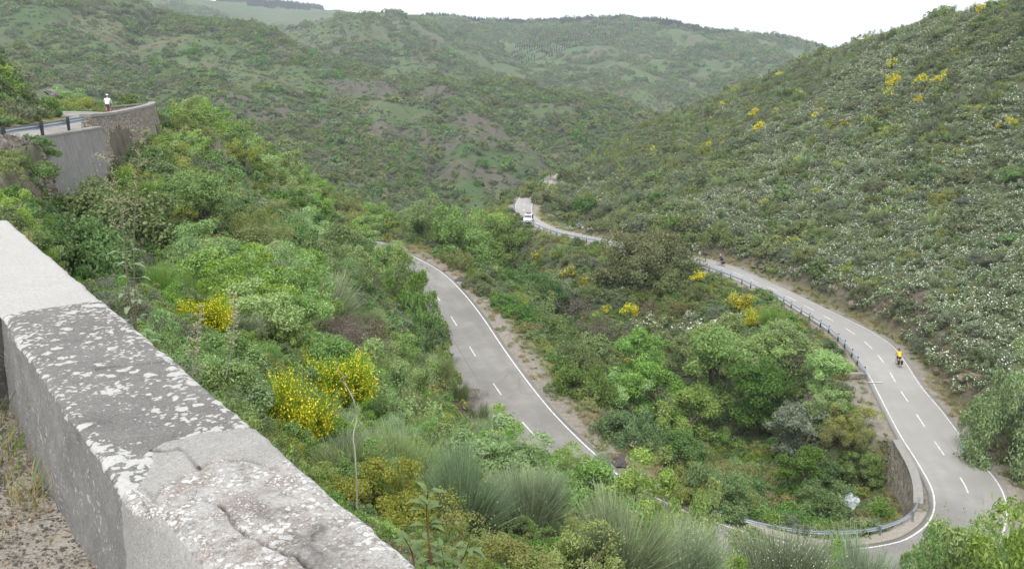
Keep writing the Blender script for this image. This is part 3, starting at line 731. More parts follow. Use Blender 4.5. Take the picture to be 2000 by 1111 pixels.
WORDS = {'ash': 'leafy_shrub', 'ashpale': 'pale_shrub', 'deep': 'dark_shrub', 'oak': 'holm_oak_shrub', 'oakbright': 'holm_oak_tree', 'scrub': 'scrub_bush', 'bramble': 'bramble_mound', 'rose': 'wild_rose_bush',
         'brown': 'dry_bush', 'rust': 'scrub_bush', 'vine': 'creeper', 'broom': 'broom_shrub', 'broomblue': 'broom_shrub', 'broomgreen': 'broom_shrub', 'yellow': 'flowering_broom',
         'whitebroom': 'flowering_broom', 'greyyellow': 'flowering_broom', 'cistus': 'rockrose_shrub', 'cistuslite': 'rockrose_shrub', 'twigs': 'bare_shrub'}
PRND = random.Random(5)
PH = dict(oakbright=1.45, ash=1.65, ashpale=1.6, deep=1.5, oak=1.3, scrub=1.15, bramble=.95, rose=1.35, brown=1.05, rust=1.45, broom=1.2, broomblue=1.2, broomgreen=1.2, yellow=1.3, whitebroom=1.2, greyyellow=1.2, cistus=1.1, twigs=1.5)
PLACED = []
# what the photograph shows unobstructed: plants whose crowns would stand in front of it are left out or kept low
CLEAR = [[(760,476),(862,520),(935,580),(1005,650),(1060,720),(1115,790),(1170,850),(1200,890),(1164,887),(1085,810),(1004,709),(927,600),(862,531)],[(752,478),(800,492),(870,535),(960,640),(1010,705),(1060,770),(1162,886),(1100,872),(1010,832),(950,790),(925,760),(880,715),(852,680),(850,655),(838,620),(800,590),(778,560),(748,505)],
         [(1003,400),(1035,390),(1040,425),(1100,450),(1222,478),(1222,484),(1120,466),(1050,452),(1010,430)],
         [(1340,500),(1420,512),(1500,545),(1700,645),(1765,700),(1850,815),(1960,950),(2000,1000),(1985,985),(1975,1010),(1900,1015),(1830,1040),(1780,1060),(1700,1066),(1620,1066),(1600,1045),(1760,1025),(1790,990),(1790,950),(1745,860),(1735,820),(1700,790),(1690,745),(1660,700),(1600,650),(1500,592),(1420,550),(1350,522)],
         [(1430,1002),(1464,1015),(1577,1034),(1756,1014),(1770,1030),(1600,1050),(1500,1035)],
         [(1738,858),(1790,950),(1790,985),(1765,1010),(1748,1000),(1738,900)], [(1648,726),(1694,730),(1692,749),(1648,748)], [(1682,750),(1705,750),(1748,850),(1738,862),(1712,835)], [(1061,350),(1088,346),(1088,356),(1066,360)],
         [(95,270),(198,250),(205,300),(190,345),(120,350)], [(180,225),(300,205),(310,250),(250,270),(190,262)], [(0,262),(50,268),(80,330),(50,390),(0,400)], [(465,335),(500,340),(530,368),(470,350)], [(200,176),(225,176),(225,216),(200,216)]]
CLEARB = [(min(a for a, b in q), max(a for a, b in q), min(b for a, b in q), max(b for a, b in q)) for q in CLEAR]
def pin(px, py, poly):
    c = False; j = len(poly) - 1
    for i in range(len(poly)):
        xi, yi = poly[i]; xj, yj = poly[j]
        if (yi > py) != (yj > py) and px < (xj - xi) * (py - yi) / (yj - yi + 1e-9) + xi: c = not c
        j = i
    return c
NBOX = []
def blocks(x, y, z, rad, hgt, Y_of=None, boxes=False):
    if boxes:
        for fx, fz in ((0, 1), (-.6, .8), (.6, .8), (0, .5)):
            px, py = proj(x + fx * rad, y, z + fz * hgt)
            for a, b, c, d, yn in NBOX:
                if y < yn and a < px < b and c < py < d: return True
    for fx, fz in ((0, 1), (-.6, .85), (.6, .85), (-1, .45), (1, .45), (0, .6), (-.5, .5), (.5, .5), (0, .3), (-.8, .15), (.8, .15)):
        px, py = proj(x + fx * rad, y, z + fz * hgt)
        for k, (bb, poly) in enumerate(zip(CLEARB, CLEAR)):
            if bb[0] < px < bb[1] and bb[2] < py < bb[3] and pin(px, py, poly): return True
    return False
def place(kind, p, rad, label, group=None, hs=1.0, lod=None, seed=None, tree=False, parts=True, name=None, cat=None, sink=.05, free=False, **kw):
    """rad = half width in metres; base at p"""
    dist = p[1]
    if lod is None:
        k_ = .07 * (rad / 1.12) * 845 / max(dist, 2)          # how large a leaf shows; coarser foliage only where it stays fine
        lod = next((l for l, s_ in ((3, 5.0), (2, 3.0), (1, 1.5), (0, .95), (4, .62)) if k_ * s_ < (2.3 if s_ > 1.2 else 4.2)), 4)
        if dist < 200: lod = 2 if lod == 3 else lod
    seed = seed if seed is not None else PRND.randrange(3 if lod < 2 or lod == 4 else 4)
    nm = name or ((kind + '_tree') if tree else WORDS[kind])
    if tree: nm = name or {'ash': 'ash_tree', 'ashpale': 'ash_tree', 'deep': 'broadleaf_tree', 'oak': 'holm_oak_tree', 'grey': 'willow_tree'}[kind]
    cat = cat or ('tree' if tree else 'bush' if kind not in ('vine',) else 'creeper')
    s = rad / (kw.get('W', 2.6) * 1.05 if tree else 1.12)
    hgt0 = (kw.get('H_', 6.0) if tree else PH.get(kind, 1.2)) * s * hs
    if not free and blocks(p[0], p[1], p[2], rad * .95, hgt0, boxes=bool(group)):
        if group: return None
        for _ in range(5):
            hs *= .84; hgt0 *= .84
            if not blocks(p[0], p[1], p[2], rad * .95, hgt0): break
        else: return None
    rz = PRND.random() * 6.28
    if parts and dist < 250:
        ms = get_proto(kind, seed, lod, tree, **kw)
        r = empty(nm, (p[0], p[1], p[2] - sink), rz); r.scale = (s, s, s * hs)
        for pn, me in ms.items():
            c = bpy.data.objects.new(pn, me); COL.objects.link(c); c.parent = r
    else:
        me = merged_mesh(kind, seed, lod, nm, **({'tree': True, **kw} if tree else kw))
        r = bpy.data.objects.new(nm, me); COL.objects.link(r); r.location = (p[0], p[1], p[2] - sink); r.rotation_euler = (0, 0, rz); r.scale = (s, s, s * hs)
    tag(r, label, cat, group); PLACED.append((p[0], p[1], rad)); return r
def place_px(kind, px, py, wpx, label, group=None, Y=None, top=None, **kw):
    p = ground_px(px, py) if Y is None else at(px, py, Y)
    if Y is not None: p[2] = ground(p[0], p[1])
    dep = p[1] * CP - p[2] * SP
    rr_ = wpx / 2 / F_PX * dep
    if top is not None:                                   # tall enough for the crown to end where it does in the view
        e_ = ray(px, top); hneed = e_[2] / e_[1] * p[1] - p[2]; h1 = kw.get('H_', 6) * rr_ / (kw.get('W', 2.6) * 1.05) if kw.get('tree') else PH.get(kind, 1.2) * rr_ / 1.12
        kw['hs'] = min(2.6, max(.35, hneed / h1)); kw['free'] = True
    if not group:
        hp_ = (kw.get('H_', 6) * rr_ / kw.get('W', 2.6) if kw.get('tree') else PH.get(kind, 1.2) * rr_ / 1.12) * kw.get('hs', 1.0); q = proj(p[0], p[1], p[2] + hp_); q0 = proj(*p)
        NBOX.append((q0[0] - wpx * .45, q0[0] + wpx * .45, q[1], q0[1] - (q0[1] - q[1]) * .15, p[1]))
    return place(kind, p, rr_, label, group, **kw)

# ------------------------------------------------------------------ uncountable cover: one object each, instancing small meshes
def scatter(name, pts, scl, rot, idx, meshes, label, hs=None):
    me = bpy.data.meshes.new(name); me.vertices.add(len(pts)); me.vertices.foreach_set('co', np.asarray(pts, dtype=np.float32).ravel())
    for k, v, t in (('sc', scl, 'FLOAT_VECTOR'), ('rz', rot, 'FLOAT_VECTOR'), ('ix', idx, 'INT')):
        a = me.attributes.new(k, t, 'POINT')
        if t == 'FLOAT_VECTOR': a.data.foreach_set('vector', np.asarray(v, dtype=np.float32).ravel())
        else: a.data.foreach_set('value', np.asarray(v, dtype=np.int32))
    o = bpy.data.objects.new(name, me); COL.objects.link(o)
    pc = bpy.data.collections.new(name + "_sources")
    for i, m_ in enumerate(meshes):
        s = bpy.data.objects.new(f"{name}_source_{i:02d}", m_); pc.objects.link(s)
    g = bpy.data.node_groups.new(name, 'GeometryNodeTree')
    g.interface.new_socket("Geometry", in_out='INPUT', socket_type='NodeSocketGeometry'); g.interface.new_socket("Geometry", in_out='OUTPUT', socket_type='NodeSocketGeometry')
    gi = g.nodes.new('NodeGroupInput'); go = g.nodes.new('NodeGroupOutput'); ip = g.nodes.new('GeometryNodeInstanceOnPoints'); ci = g.nodes.new('GeometryNodeCollectionInfo')
    ci.inputs['Collection'].default_value = pc; ci.inputs['Separate Children'].default_value = True; ci.inputs['Reset Children'].default_value = True
    def na(nm, dt):
        a = g.nodes.new('GeometryNodeInputNamedAttribute'); a.data_type = dt; a.inputs['Name'].default_value = nm; return a.outputs['Attribute']
    g.links.new(gi.outputs[0], ip.inputs['Points']); g.links.new(ci.outputs[0], ip.inputs['Instance']); ip.inputs['Pick Instance'].default_value = True
    g.links.new(na('ix', 'INT'), ip.inputs['Instance Index']); g.links.new(na('sc', 'FLOAT_VECTOR'), ip.inputs['Scale'])
    er = g.nodes.new('FunctionNodeEulerToRotation'); g.links.new(na('rz', 'FLOAT_VECTOR'), er.inputs[0]); g.links.new(er.outputs[0], ip.inputs['Rotation'])
    g.links.new(ip.outputs[0], go.inputs[0])
    md = o.modifiers.new('scatter', 'NODES'); md.node_group = g
    tag(o, label, None, None, 'stuff'); return o
def vec3(s, hs=None): return np.c_[s, s, s if hs is None else hs]
def rotz(n, rg, tilt=.0): return np.c_[rg.normal(size=n) * tilt, rg.normal(size=n) * tilt, rg.random(n) * 6.28]
# ------------------------------------------------------------------ where the plants stand
RG = np.random.default_rng(3)
from bisect import bisect
def poly_in(x, y, poly):
    x = np.asarray(x); y = np.asarray(y); c = np.zeros(x.shape, bool); j = len(poly) - 1
    for i in range(len(poly)):
        xi, yi = poly[i]; xj, yj = poly[j]
        k = ((yi > y) != (yj > y)) & (x < (xj - xi) * (y - yi) / (yj - yi + 1e-12) + xi); c ^= k; j = i
    return c
LOOPPOLY = [tuple(p[:2]) for p in LC[::5]]                                     # inside: gully and the spine between the roads
RIGHT = LC[:st(31):5]
def road_x(y): # x of the right road at depth y
    a = RIGHT[::-1]; return np.interp(y, a[:, 1], a[:, 0])
def region(x, y):
    """0 near slope, 1 gully, 2 right hill, 3 far, 4 left bank above the upper road"""
    x = np.asarray(x, float); y = np.asarray(y, float)
    g = poly_in(x, y, LOOPPOLY)
    r = np.where(g, 1, 0)
    valley = (y > 150) & (x < road_x(np.minimum(y, 230)) - 3)
    rh = (~g) & (y > 50) & (x > road_x(np.clip(y, 55, 235)) + 1) & (y < 320)
    r = np.where(rh, 2, r); r = np.where((~rh) & valley, 1, r)
    r = np.where((y > 320) | ((y > 265) & ~rh), 3, r)
    ui = np.interp(y, UC[:, 1], UC[:, 0]); r = np.where((y < 105) & (x < ui), 4, r)
    return r
def cand(n, y0, y1, u0=-.72, u1=.72, power=1.0):
    """uniform over ground area in the wedge"""
    y = np.sqrt(y0 ** 2 + (y1 ** 2 - y0 ** 2) * RG.random(n)); u = u0 + (u1 - u0) * RG.random(n); return u * y, y
def thin(x, y, d):
    """keep points farther than d(x,y) from the ones kept before (grid hash)"""
    keep = []; cell = {}
    dm = np.broadcast_to(d, x.shape); g = float(dm.max())
    for i in range(len(x)):
        cx, cy_ = int(x[i] // g), int(y[i] // g); ok = True
        for a in (-1, 0, 1):
            for b in (-1, 0, 1):
                for j in cell.get((cx + a, cy_ + b), ()):
                    if (x[i] - x[j]) ** 2 + (y[i] - y[j]) ** 2 < (dm[i] * .5 + dm[j] * .5) ** 2: ok = False; break
                if not ok: break
            if not ok: break
        if ok: cell.setdefault((cx, cy_), []).append(i); keep.append(i)
    return np.array(keep, int)
WALL_S = lambda x, y: (np.asarray(x) - O_[0]) * N_[0] + (np.asarray(y) - O_[1]) * N_[1]

# ---- plants one can point to, near slope
def near(kind, px, py, wpx, label, **kw): return place_px(kind, px, py, wpx, label, **kw)
near('bramble', 120, 560, 230, 'dark green bramble mound tight against the far end of the pale parapet', hs=1.5)
near('bramble', 215, 470, 240, 'dark bramble mass between the parapet and the round leafy shrubs', hs=1.4)
near('broomgreen', 335, 610, 120, 'tall bright green broom behind the two flower stalks', hs=1.35)
near('yellow', 400, 655, 125, 'yellow spotted broom in front of the tall bright green broom', hs=1.1)
near('whitebroom', 416, 560, 52, 'small ball of whitish broom on the slope beyond the yellow spotted broom', hs=1.1)
near('yellow', 580, 885, 170, 'large yellow flowering broom right beside the parapet, dense with blossom on its left', hs=1.6, seed=1)
near('yellow', 668, 800, 150, 'wide yellow flowering broom behind the one beside the parapet', hs=1.35, seed=2)
near('yellow', 598, 722, 62, 'round yellow topped broom above the two large flowering ones', hs=1.2, seed=0)
near('greyyellow', 800, 830, 130, 'green broom with a few yellow blossoms beside the wild rose', hs=.9)
near('rose', 740, 1010, 210, 'yellow green wild rose thicket in front of the pale dead stem', hs=1.15)
near('rose', 930, 1130, 240, 'yellow green wild rose thicket lowest beside the parapet', hs=.9, seed=1)
near('rose', 1130, 1170, 230, 'olive green wild rose thicket at the lower edge of the slope', hs=.9, seed=2)
near('ashpale', 960, 930, 210, 'bright green leafy bush standing before the middle road, tallest of the slope foot', hs=1.35)
near('ashpale', 1120, 1010, 210, 'bright green leafy bush among blue green broom at the slope foot', hs=1.15, seed=1)
near('ashpale', 1245, 1050, 190, 'bright green leafy bush below the end of the middle road', hs=1.1, seed=2)
near('broomblue', 900, 1040, 220, 'dark blue green broom with tiny white flowers left of the slope foot', hs=1.3)
near('broomblue', 1030, 1040, 200, 'blue green upright broom in the middle of the slope foot', hs=1.3, seed=1)
near('whitebroom', 1330, 1150, 190, 'broom thick with cream blossom at the lower right of the slope', top=1035, seed=2)
near('broomblue', 1215, 1130, 240, 'blue green broom between the olive rose and the cream broom', hs=1.2, seed=2)
near('whitebroom', 1180, 925, 60, 'small cream flowering broom at the end of the white road line', hs=1.0, seed=0)
near('ash', 1465, 1130, 95, 'leafy green sapling growing up in front of the curved guardrail', top=985, Y=30)
near('ash', 1585, 1130, 60, 'slim leafy sapling crossing the curved guardrail near its middle', top=1008, Y=34, seed=2)
near('whitebroom', 1520, 1190, 220, 'cream specked broom low in front of the hairpin', top=1040, seed=1)
near('ash', 1305, 1130, 130, 'leafy shrub screening the road strip left of the curved guardrail, far one', top=955, Y=31, seed=2)
near('ashpale', 1365, 1160, 130, 'leafy shrub screening the road strip left of the curved guardrail, near one', top=990, Y=27, seed=2)
near('ash', 1425, 1180, 130, 'leafy shrub below the left end of the curved guardrail', top=1015, Y=24, seed=1)
near('ashpale', 1600, 1185, 110, 'pale leafy shrub below the middle of the curved guardrail', top=1058, Y=30, seed=0)
near('broomblue', 1680, 1190, 210, 'blue green broom low in front of the hairpin bend', top=1078, seed=1)
near('ashpale', 1880, 1190, 200, 'dense leafy bush covering the outer side of the hairpin, left one', Y=37, seed=1, top=1000)
near('ash', 1990, 1190, 230, 'dense leafy bush covering the outer side of the hairpin, cut by the picture edge', Y=36, seed=2, top=978)
near('ash', 1790, 1190, 130, 'small leafy shrub at the foot of the picture below the hairpin', Y=34, top=1070, seed=2)
for k, i in enumerate(range(st(38), st(42) + 8, 4)):
    n_ = (LO - LI)[i, :2]; n_ = n_ / np.linalg.norm(n_); q = LO[i, :2] + n_ * (1.6 + .8 * (k % 2)); zq = float(ground(*q)); tp_ = proj(*LI[i])[1] + 6; q0 = proj(q[0], q[1], zq); hn = (q0[1] - tp_) / F_PX * q[1] * 1.05; kd = ('ash', 'broom', 'ashpale', 'rose')[k % 4]
    place(kd, (q[0], q[1], zq), 1.5, {'ash': 'tall fresh green bush', 'broom': 'tall upright broom', 'ashpale': 'tall pale green bush', 'rose': 'tall yellow green bush'}[kd] + ' on the slope foot screening the lowest stretch of the middle road', 'bushes screening the lowest stretch of the middle road, ' + WORDS[kd], hs=max(.6, hn / (PH[kd] * 1.5 / 1.12)), free=True)
for k, (i, rad_, tp_, kd, lb) in enumerate(((st(51) - 2, 3.6, 448, 'ash', 'at the very end'), (st(50) + 2, 3.2, 450, 'ash', 'farthest of all'), (st(50) - 6, 3.3, 455, 'ash', 'farthest but one'), (st(49), 2.9, 464, 'deep', 'second from far'), (st(48), 2.9, 476, 'ash', 'third from far'), (st(47) + 4, 2.6, 495, 'deep', 'fourth from far'), (st(47) - 2, 2.4, 522, 'ash', 'fifth from far'), (st(46) + 2, 2.0, 548, 'ashpale', 'sixth from far'), (st(46) - 4, 1.7, 576, 'deep', 'seventh from far'), (st(45) + 2, 1.4, 606, 'ash', 'eighth from far'), (st(45) - 5, 1.1, 640, 'broom', 'ninth from far'), (st(43) + 5, 1.1, 712, 'broom', 'tenth from far'), (st(43), 1.3, 742, 'brown', 'nearest but one'), (st(42) + 4, 1.5, 790, 'broomblue', 'nearest'))):
    n_ = (LO - LI)[i, :2]; n_ = n_ / np.linalg.norm(n_); q = LO[i, :2] + n_ * (.5 + rad_ * .45); zq = float(ground(*q)); hn = (proj(q[0], q[1], zq)[1] - tp_) / F_PX * q[1] * 1.04
    place(kd, (q[0], q[1], zq), rad_, 'shrub hanging over the left line of the middle road, ' + lb, hs=min(2.2, max(.5, hn / (PH[kd] * rad_ / 1.12))), free=True)
near('broomgreen', 512, 720, 90, 'vivid green broom tuft left of the round yellow topped broom', hs=.9)
near('broomgreen', 660, 700, 55, 'vivid green broom tuft between the round yellow broom and grey brooms', hs=.9, seed=2)
near('brown', 880, 800, 130, 'dry brown bush beside the near end of the middle road', hs=.9)
near('brown', 470, 720, 45, 'tuft of dry brown stalks between two bright brooms', hs=1.3)
near('ashpale', 800, 650, 110, 'round fresh green shrub leaning over the left road line', hs=1.15)
near('broomgreen', 235, 365, 55, 'vivid green rounded broom below the concrete retaining wall, left one', hs=1.2)
near('broomgreen', 300, 400, 70, 'vivid green rounded broom below the concrete retaining wall, right one', hs=1.2, seed=1)
near('ash', 240, 330, 90, 'small leafy tree in front of the rough stone wall', hs=1.5)
near('twigs', 425, 330, 85, 'bare grey shrub on the crest of the near slope', hs=1.3)
near('twigs', 873, 672, 60, 'bare dark twigs reaching over the middle road', hs=1.0, seed=1)
for a in ((160, 1010, 1.9), (40, 700, 2.3)): pass
for k, (px, py, w_) in enumerate(((45, 350, 90), (30, 400, 90))): near('twigs', px, py, w_, ('tangle of dry grey stems over the rock beside the concrete wall', 'lower tangle of dry grey stems above the parapet end')[k], Y=39 - 4 * k, hs=.8, seed=k, free=True)
for k, (px, py, w_) in enumerate(((72, 345, 46), (88, 385, 60))): near('deep', px, py, w_, ('dark ivy clump hanging over the left edge of the concrete wall', 'dark ivy clump at the foot of the concrete wall edge')[k], Y=43.5 - k, hs=.75, free=True)

for k, (kd, px, py, w_, Yv, lb) in enumerate((('bramble', 12, 335, 50, 27, 'bramble drooping over the rock face at the left edge, upper one'), ('brown', 45, 370, 70, 24, 'dry bush clinging to the rock face at the left edge'), ('rose', 15, 385, 80, 20, 'yellow green bush at the foot of the rock face at the left edge'), ('ash', 70, 420, 90, 26, 'leafy shrub at the foot of the rock face'))): near(kd, px, py, w_, lb, Y=Yv, free=True)
NAMED = np.array(PLACED)
# ---- filler shrubs of the near slope
LAB = {'ash': ('fresh green leafy shrub in the crowd on the near slope', 'leafy shrubs crowding the near slope'),
 'ashpale': ('pale green leafy shrub in the crowd on the near slope', 'pale leafy shrubs crowding the near slope'),
 'deep': ('deep green small leaved shrub on the near slope', 'deep green shrubs on the near slope'),
 'broomblue': ('grey green upright broom without petals on the near slope', 'grey green brooms on the near slope'),
 'broom': ('mid green upright broom on the near slope', 'mid green brooms on the near slope'),
 'whitebroom': ('pale grey broom with cream blossom on the near slope', 'cream brooms on the near slope'),
 'twigs': ('bare grey twiggy shrub in the crowd on the near slope', 'bare shrubs on the near slope'),
 'broomgreen': ('vivid green broom in the crowd on the near slope', 'vivid green brooms crowding the near slope'),
 'brown': ('dry brown bush on the near slope', 'dry bushes on the near slope'),
 'bramble': ('low dark bramble mound on the near slope', 'bramble mounds on the near slope'),
 'rose': ('yellow green bushy thicket on the near slope', 'yellow green thickets on the near slope'),
 'scrub': ('small grey leaved bush on the near slope', 'grey leaved bushes on the near slope'),
 'greyyellow': ('broom with scattered yellow blossom on the near slope', 'yellow dotted brooms on the near slope')}
x, y = cand(5200, 3.2, 150)
# more candidates close by, where the ground shows large
x2 = []; y2 = []
for _ in range(5000):
    yy = math.exp(RG.uniform(math.log(2.2), math.log(45))); uu = RG.uniform(-.62, .68); x2.append(uu * yy); y2.append(yy)
x = np.r_[np.array(x2), x]; y = np.r_[np.array(y2), y]
e = samp(EDGE, x, y)
ok = (region(x, y) == 0) & ((e > .7) | ((y < 14) & (e > .25))) & (WALL_S(x, y) > .35) & (y < 150)
size = np.clip(.24 + y * .034, .3, 1.7) * (.7 + .6 * RG.random(len(x)))
ok &= (e > size * .75) | (y < 14)
ok &= visible(x, y, 2.0, .01)
x, y, size = x[ok], y[ok], size[ok]
pl = np.array(PLACED)
dmin = np.sqrt((x[:, None] - pl[None, :, 0]) ** 2 + (y[:, None] - pl[None, :, 1]) ** 2) - pl[None, :, 2] * .75
ok = dmin.min(1) > size * .45; x, y, size = x[ok], y[ok], size[ok]
k = thin(x, y, size * 1.15); x, y, size = x[k], y[k], size[k]
z = ground(x, y)
cnt = {}
for i in range(len(x)):
    px, py = proj(x[i], y[i], z[i]); nz = float(vnoise(x[i] / 5, y[i] / 5, 51)); r = RG.random()
    if y[i] > 90: kind = ('deep', 'ash', 'ash', 'rose', 'ash', 'scrub')[int((nz * .7 + r * .3) * 5.99)]
    elif px < 560 and py < 520: kind = ('ash', 'ash', 'ashpale', 'rose', 'deep', 'ash')[int((nz * .6 + r * .4) * 5.99)]
    elif px < 420: kind = ('bramble', 'ash', 'bramble', 'scrub', 'ash')[int((nz * .5 + r * .5) * 4.99)]
    elif py < 560: kind = ('ash', 'ashpale', 'broom', 'deep', 'scrub', 'ash')[int((nz * .6 + r * .4) * 5.99)]
    elif px < 930: kind = ('ash', 'broom', 'ashpale', 'broomblue', 'ash', 'broom', 'whitebroom', 'ash', 'brown', 'twigs', 'greyyellow', 'broomgreen')[int((nz * .4 + r * .6) * 11.99)]
    else: kind = ('broom', 'ashpale', 'broomblue', 'ashpale', 'ash', 'twigs', 'whitebroom', 'ashpale', 'rose', 'broomblue')[int((nz * .4 + r * .6) * 9.99)]
    cnt[kind] = cnt.get(kind, 0) + 1
    lab, grp = LAB[kind]
    place(kind, (x[i], y[i], z[i]), size[i] * (.95 if kind in ('broomblue', 'broom') else 1.1), lab, grp, hs=float(RG.uniform(.8, 1.2)))
print('near slope', cnt, len(x))

# ---- spine along the middle road, gully, road embankment
for a in (('bramble', 1005, 570, 95, 'dark green bramble mound by the far end of the middle road verge'), ('bramble', 1045, 605, 95, 'dark green bramble mound beside the middle road verge, second from far'),
          ('bramble', 1075, 660, 100, 'dark green bramble mound beside the middle road verge, third from far'), ('bramble', 1100, 715, 95, 'dark bramble mound beside the small white stone of the verge'),
          ('bramble', 1140, 775, 110, 'thick dark bramble mound by the widest part of the verge'), ('bramble', 1150, 700, 90, 'bramble mound on the gully side of the middle road verge'),
          ('deep', 985, 520, 120, 'spreading deep green bush behind the dark rubble of the verge'), ('ash', 900, 500, 140, 'fresh green bushes beyond the bend of the middle road, near one'),
          ('ash', 960, 500, 120, 'fresh green bush beyond the bend of the middle road, right one'), ('ash', 830, 470, 110, 'fresh green bush beyond the bend of the middle road, left one'),
          ('bramble', 1230, 860, 110, 'bramble mound where the middle road runs out of sight'), ('bramble', 1290, 890, 110, 'bramble mound below the end of the middle road, gully side'),
          ('brown', 1120, 620, 90, 'brown grey bush behind the bramble row'), ('brown', 1165, 665, 90, 'large rusty brown bush behind the bramble row'),
          ('deep', 1050, 600, 100, 'rounded deep green bush at the head of the gully'), ('scrub', 1080, 590, 90, 'grey green bush at the head of the gully'),
          ('rose', 1330, 985, 110, 'yellow green bush with an orange blossomed neighbour'), ('yellow', 1330, 930, 36, 'small bright yellow broom in the gully, left one'),
          ('yellow', 1435, 960, 42, 'small bright yellow broom in the gully, right one'), ('rose', 1400, 960, 130, 'broad yellow green bush in the gully behind the small yellow brooms'),
          ('deep', 1400, 1000, 130, 'deep green bush in the gully before the curved guardrail'), ('rust', 1525, 1010, 80, 'rust tinted bush in the gully beside the curved guardrail'),
          ('deep', 1600, 1020, 130, 'deep green bushy tree in the gully left of the white sheet', ), ('bramble', 1722, 1000, 70, 'low green bush at the foot of the stone wall'),
          ('deep', 1680, 930, 90, 'dark green bush above the foot of the stone wall'),
          ('rose', 1640, 900, 95, 'yellow green bush below the gravel layby'), ('rose', 1655, 850, 95, 'olive yellow bush beside the gravel layby'), ('twigs', 1590, 830, 110, 'grey bare shrub among the gully trees'),
          ('twigs', 1480, 740, 90, 'grey leafless shrub behind the gully trees'), ('yellow', 1450, 610, 60, 'yellow broom below the guardrail of the right road'),
          ('yellow', 1470, 640, 50, 'smaller yellow broom below the guardrail of the right road'), ('broomgreen', 1510, 640, 62, 'rounded vivid green broom below the long guardrail'),
          ('yellow', 1365, 555, 36, 'yellow tipped green shrub below the first visible guardrail posts'), ('yellow', 1232, 620, 44, 'brightest yellow broom on the embankment slope'),
          ('yellow', 1185, 615, 22, 'small yellow broom on the embankment slope'), ('yellow', 1165, 630, 22, 'tiny yellow broom lowest on the embankment slope'), ('greyyellow', 1148, 560, 34, 'yellowish green broom high in the gully head'),
          ('cistus', 1270, 660, 90, 'white flowered rockrose on the embankment, left one'), ('cistus', 1410, 660, 80, 'white flowered rockrose on the embankment, right one'), ('cistus', 1345, 675, 90, 'white flowered rockrose on the embankment, middle one'),
          ('cistus', 1440, 640, 60, 'white flowered rockrose on the embankment beside the smaller yellow broom'), ('ash', 1377, 530, 30, 'slim green sapling by the guardrail and the road sign')):
    place_px(a[0], a[1], a[2], a[3], a[4], hs={'bramble': 1.35, 'twigs': 1.1}.get(a[0], 1.05))
# trees with trunks in the gully
for a in (('ash', 1300, 850, 190, 'broad ash tree at the left of the gully', 1, 5.2, 3.0), ('ash', 1385, 830, 190, 'tall ash tree in the middle of the gully', 0, 6.4, 2.7), ('deep', 1480, 850, 150, 'dark green tree in the shade of the gully centre', 1, 6, 2.4),
          ('ashpale', 1550, 760, 130, 'pale green tree just below the long guardrail', 1, 5.4, 2.3), ('ashpale', 1598, 800, 120, 'pale green tree beside the stone culvert head', 0, 5.0, 2.3),
          ('ash', 1335, 900, 150, 'low branching ash tree in front of the tall one', 2, 5.2, 2.6), ('grey', 1560, 900, 180, 'grey green willow in the gully below the layby', 0, 4.6, 3.0),
          ('ash', 1270, 760, 140, 'ash tree at the upper left of the gully', 3, 5, 2.7), ('deep', 1545, 990, 120, 'rich green tree beside the rust tinted bush', 0, 5, 2.3), ('ash', 1420, 750, 140, 'ash tree at the back of the gully', 4, 5.2, 2.6),
          ('ash', 1330, 745, 120, 'small ash tree behind the tall one', 2, 4.6, 2.5), ('ashpale', 1240, 835, 150, 'wide pale green tree at the lower left of the gully', 5, 4.8, 2.8), ('ash', 1440, 820, 150, 'full crowned ash tree right of the gully middle', 6, 5.6, 2.6), ('ash', 1500, 775, 140, 'ash tree behind the dark tree of the gully centre', 7, 5.6, 2.6), ('deep', 1330, 935, 130, 'deep green tree at the foot of the gully', 3, 4.6, 2.5), ('deep', 1575, 962, 110, 'second rich green tree, nearer to the white sheet', 5, 4.6, 2.3), ('ashpale', 1380, 770, 150, 'pale tree topping the back of the gully', 8, 5.4, 2.7), ('ash', 1620, 870, 100, 'ash tree just below the gravel layby', 9, 4.6, 2.3)):
    place_px(a[0], a[1], a[2], a[3], a[4], tree=True, seed=a[5], H_=a[6], W=a[7], lod=1, free=True)
place_px('oak', 1262, 548, 165, 'large rounded holm oak hiding a stretch of the right road', hs=1.15, free=True, name='holm_oak_tree', cat='tree')
place_px('oak', 1225, 560, 80, 'smaller holm oak leaning on the left of the one hiding the right road', hs=1.1, free=True)
place_px('oak', 1320, 560, 90, 'smaller holm oak on the right of the one hiding the right road', hs=1.1, free=True)
place_px('oakbright', 1976, 893, 160, 'big rounded holm oak leaning over the verge at the right edge', top=685, name='holm_oak_tree', cat='tree')
GL = {'oak': ('grey green holm oak shrub on the slope between the roads', 'holm oak shrubs between the roads'), 'scrub': ('blue grey bush on the slope between the roads', 'blue grey bushes between the roads'),
 'deep': ('deep green bush between the roads', 'deep green bushes between the roads'), 'ash': ('light green bush between the roads', 'light green bushes between the roads'),
 'brown': ('brownish dry bush between the roads', 'brown bushes between the roads'), 'rust': ('rust tinged bush between the roads', 'rust tinged bushes between the roads'),
 'bramble': ('low bramble mound between the roads', 'bramble mounds between the roads'), 'cistus': ('white flowered rockrose between the roads', 'rockroses between the roads'),
 'rose': ('olive yellow bush between the roads', 'olive bushes between the roads'), 'greyyellow': ('yellow flecked broom between the roads', 'yellow flecked brooms between the roads')}
x, y = cand(9000, 55, 262, -.25, .6)
e = samp(EDGE, x, y); reg = region(x, y)
size = (1.15 + y * .004) * (.65 + .75 * RG.random(len(x)))
ok = (reg == 1) & (e > np.maximum(2.2, size * 1.0 + .8)) & visible(x, y, 2.6, .004)
x, y, size = x[ok], y[ok], size[ok]
pl = np.array(PLACED)
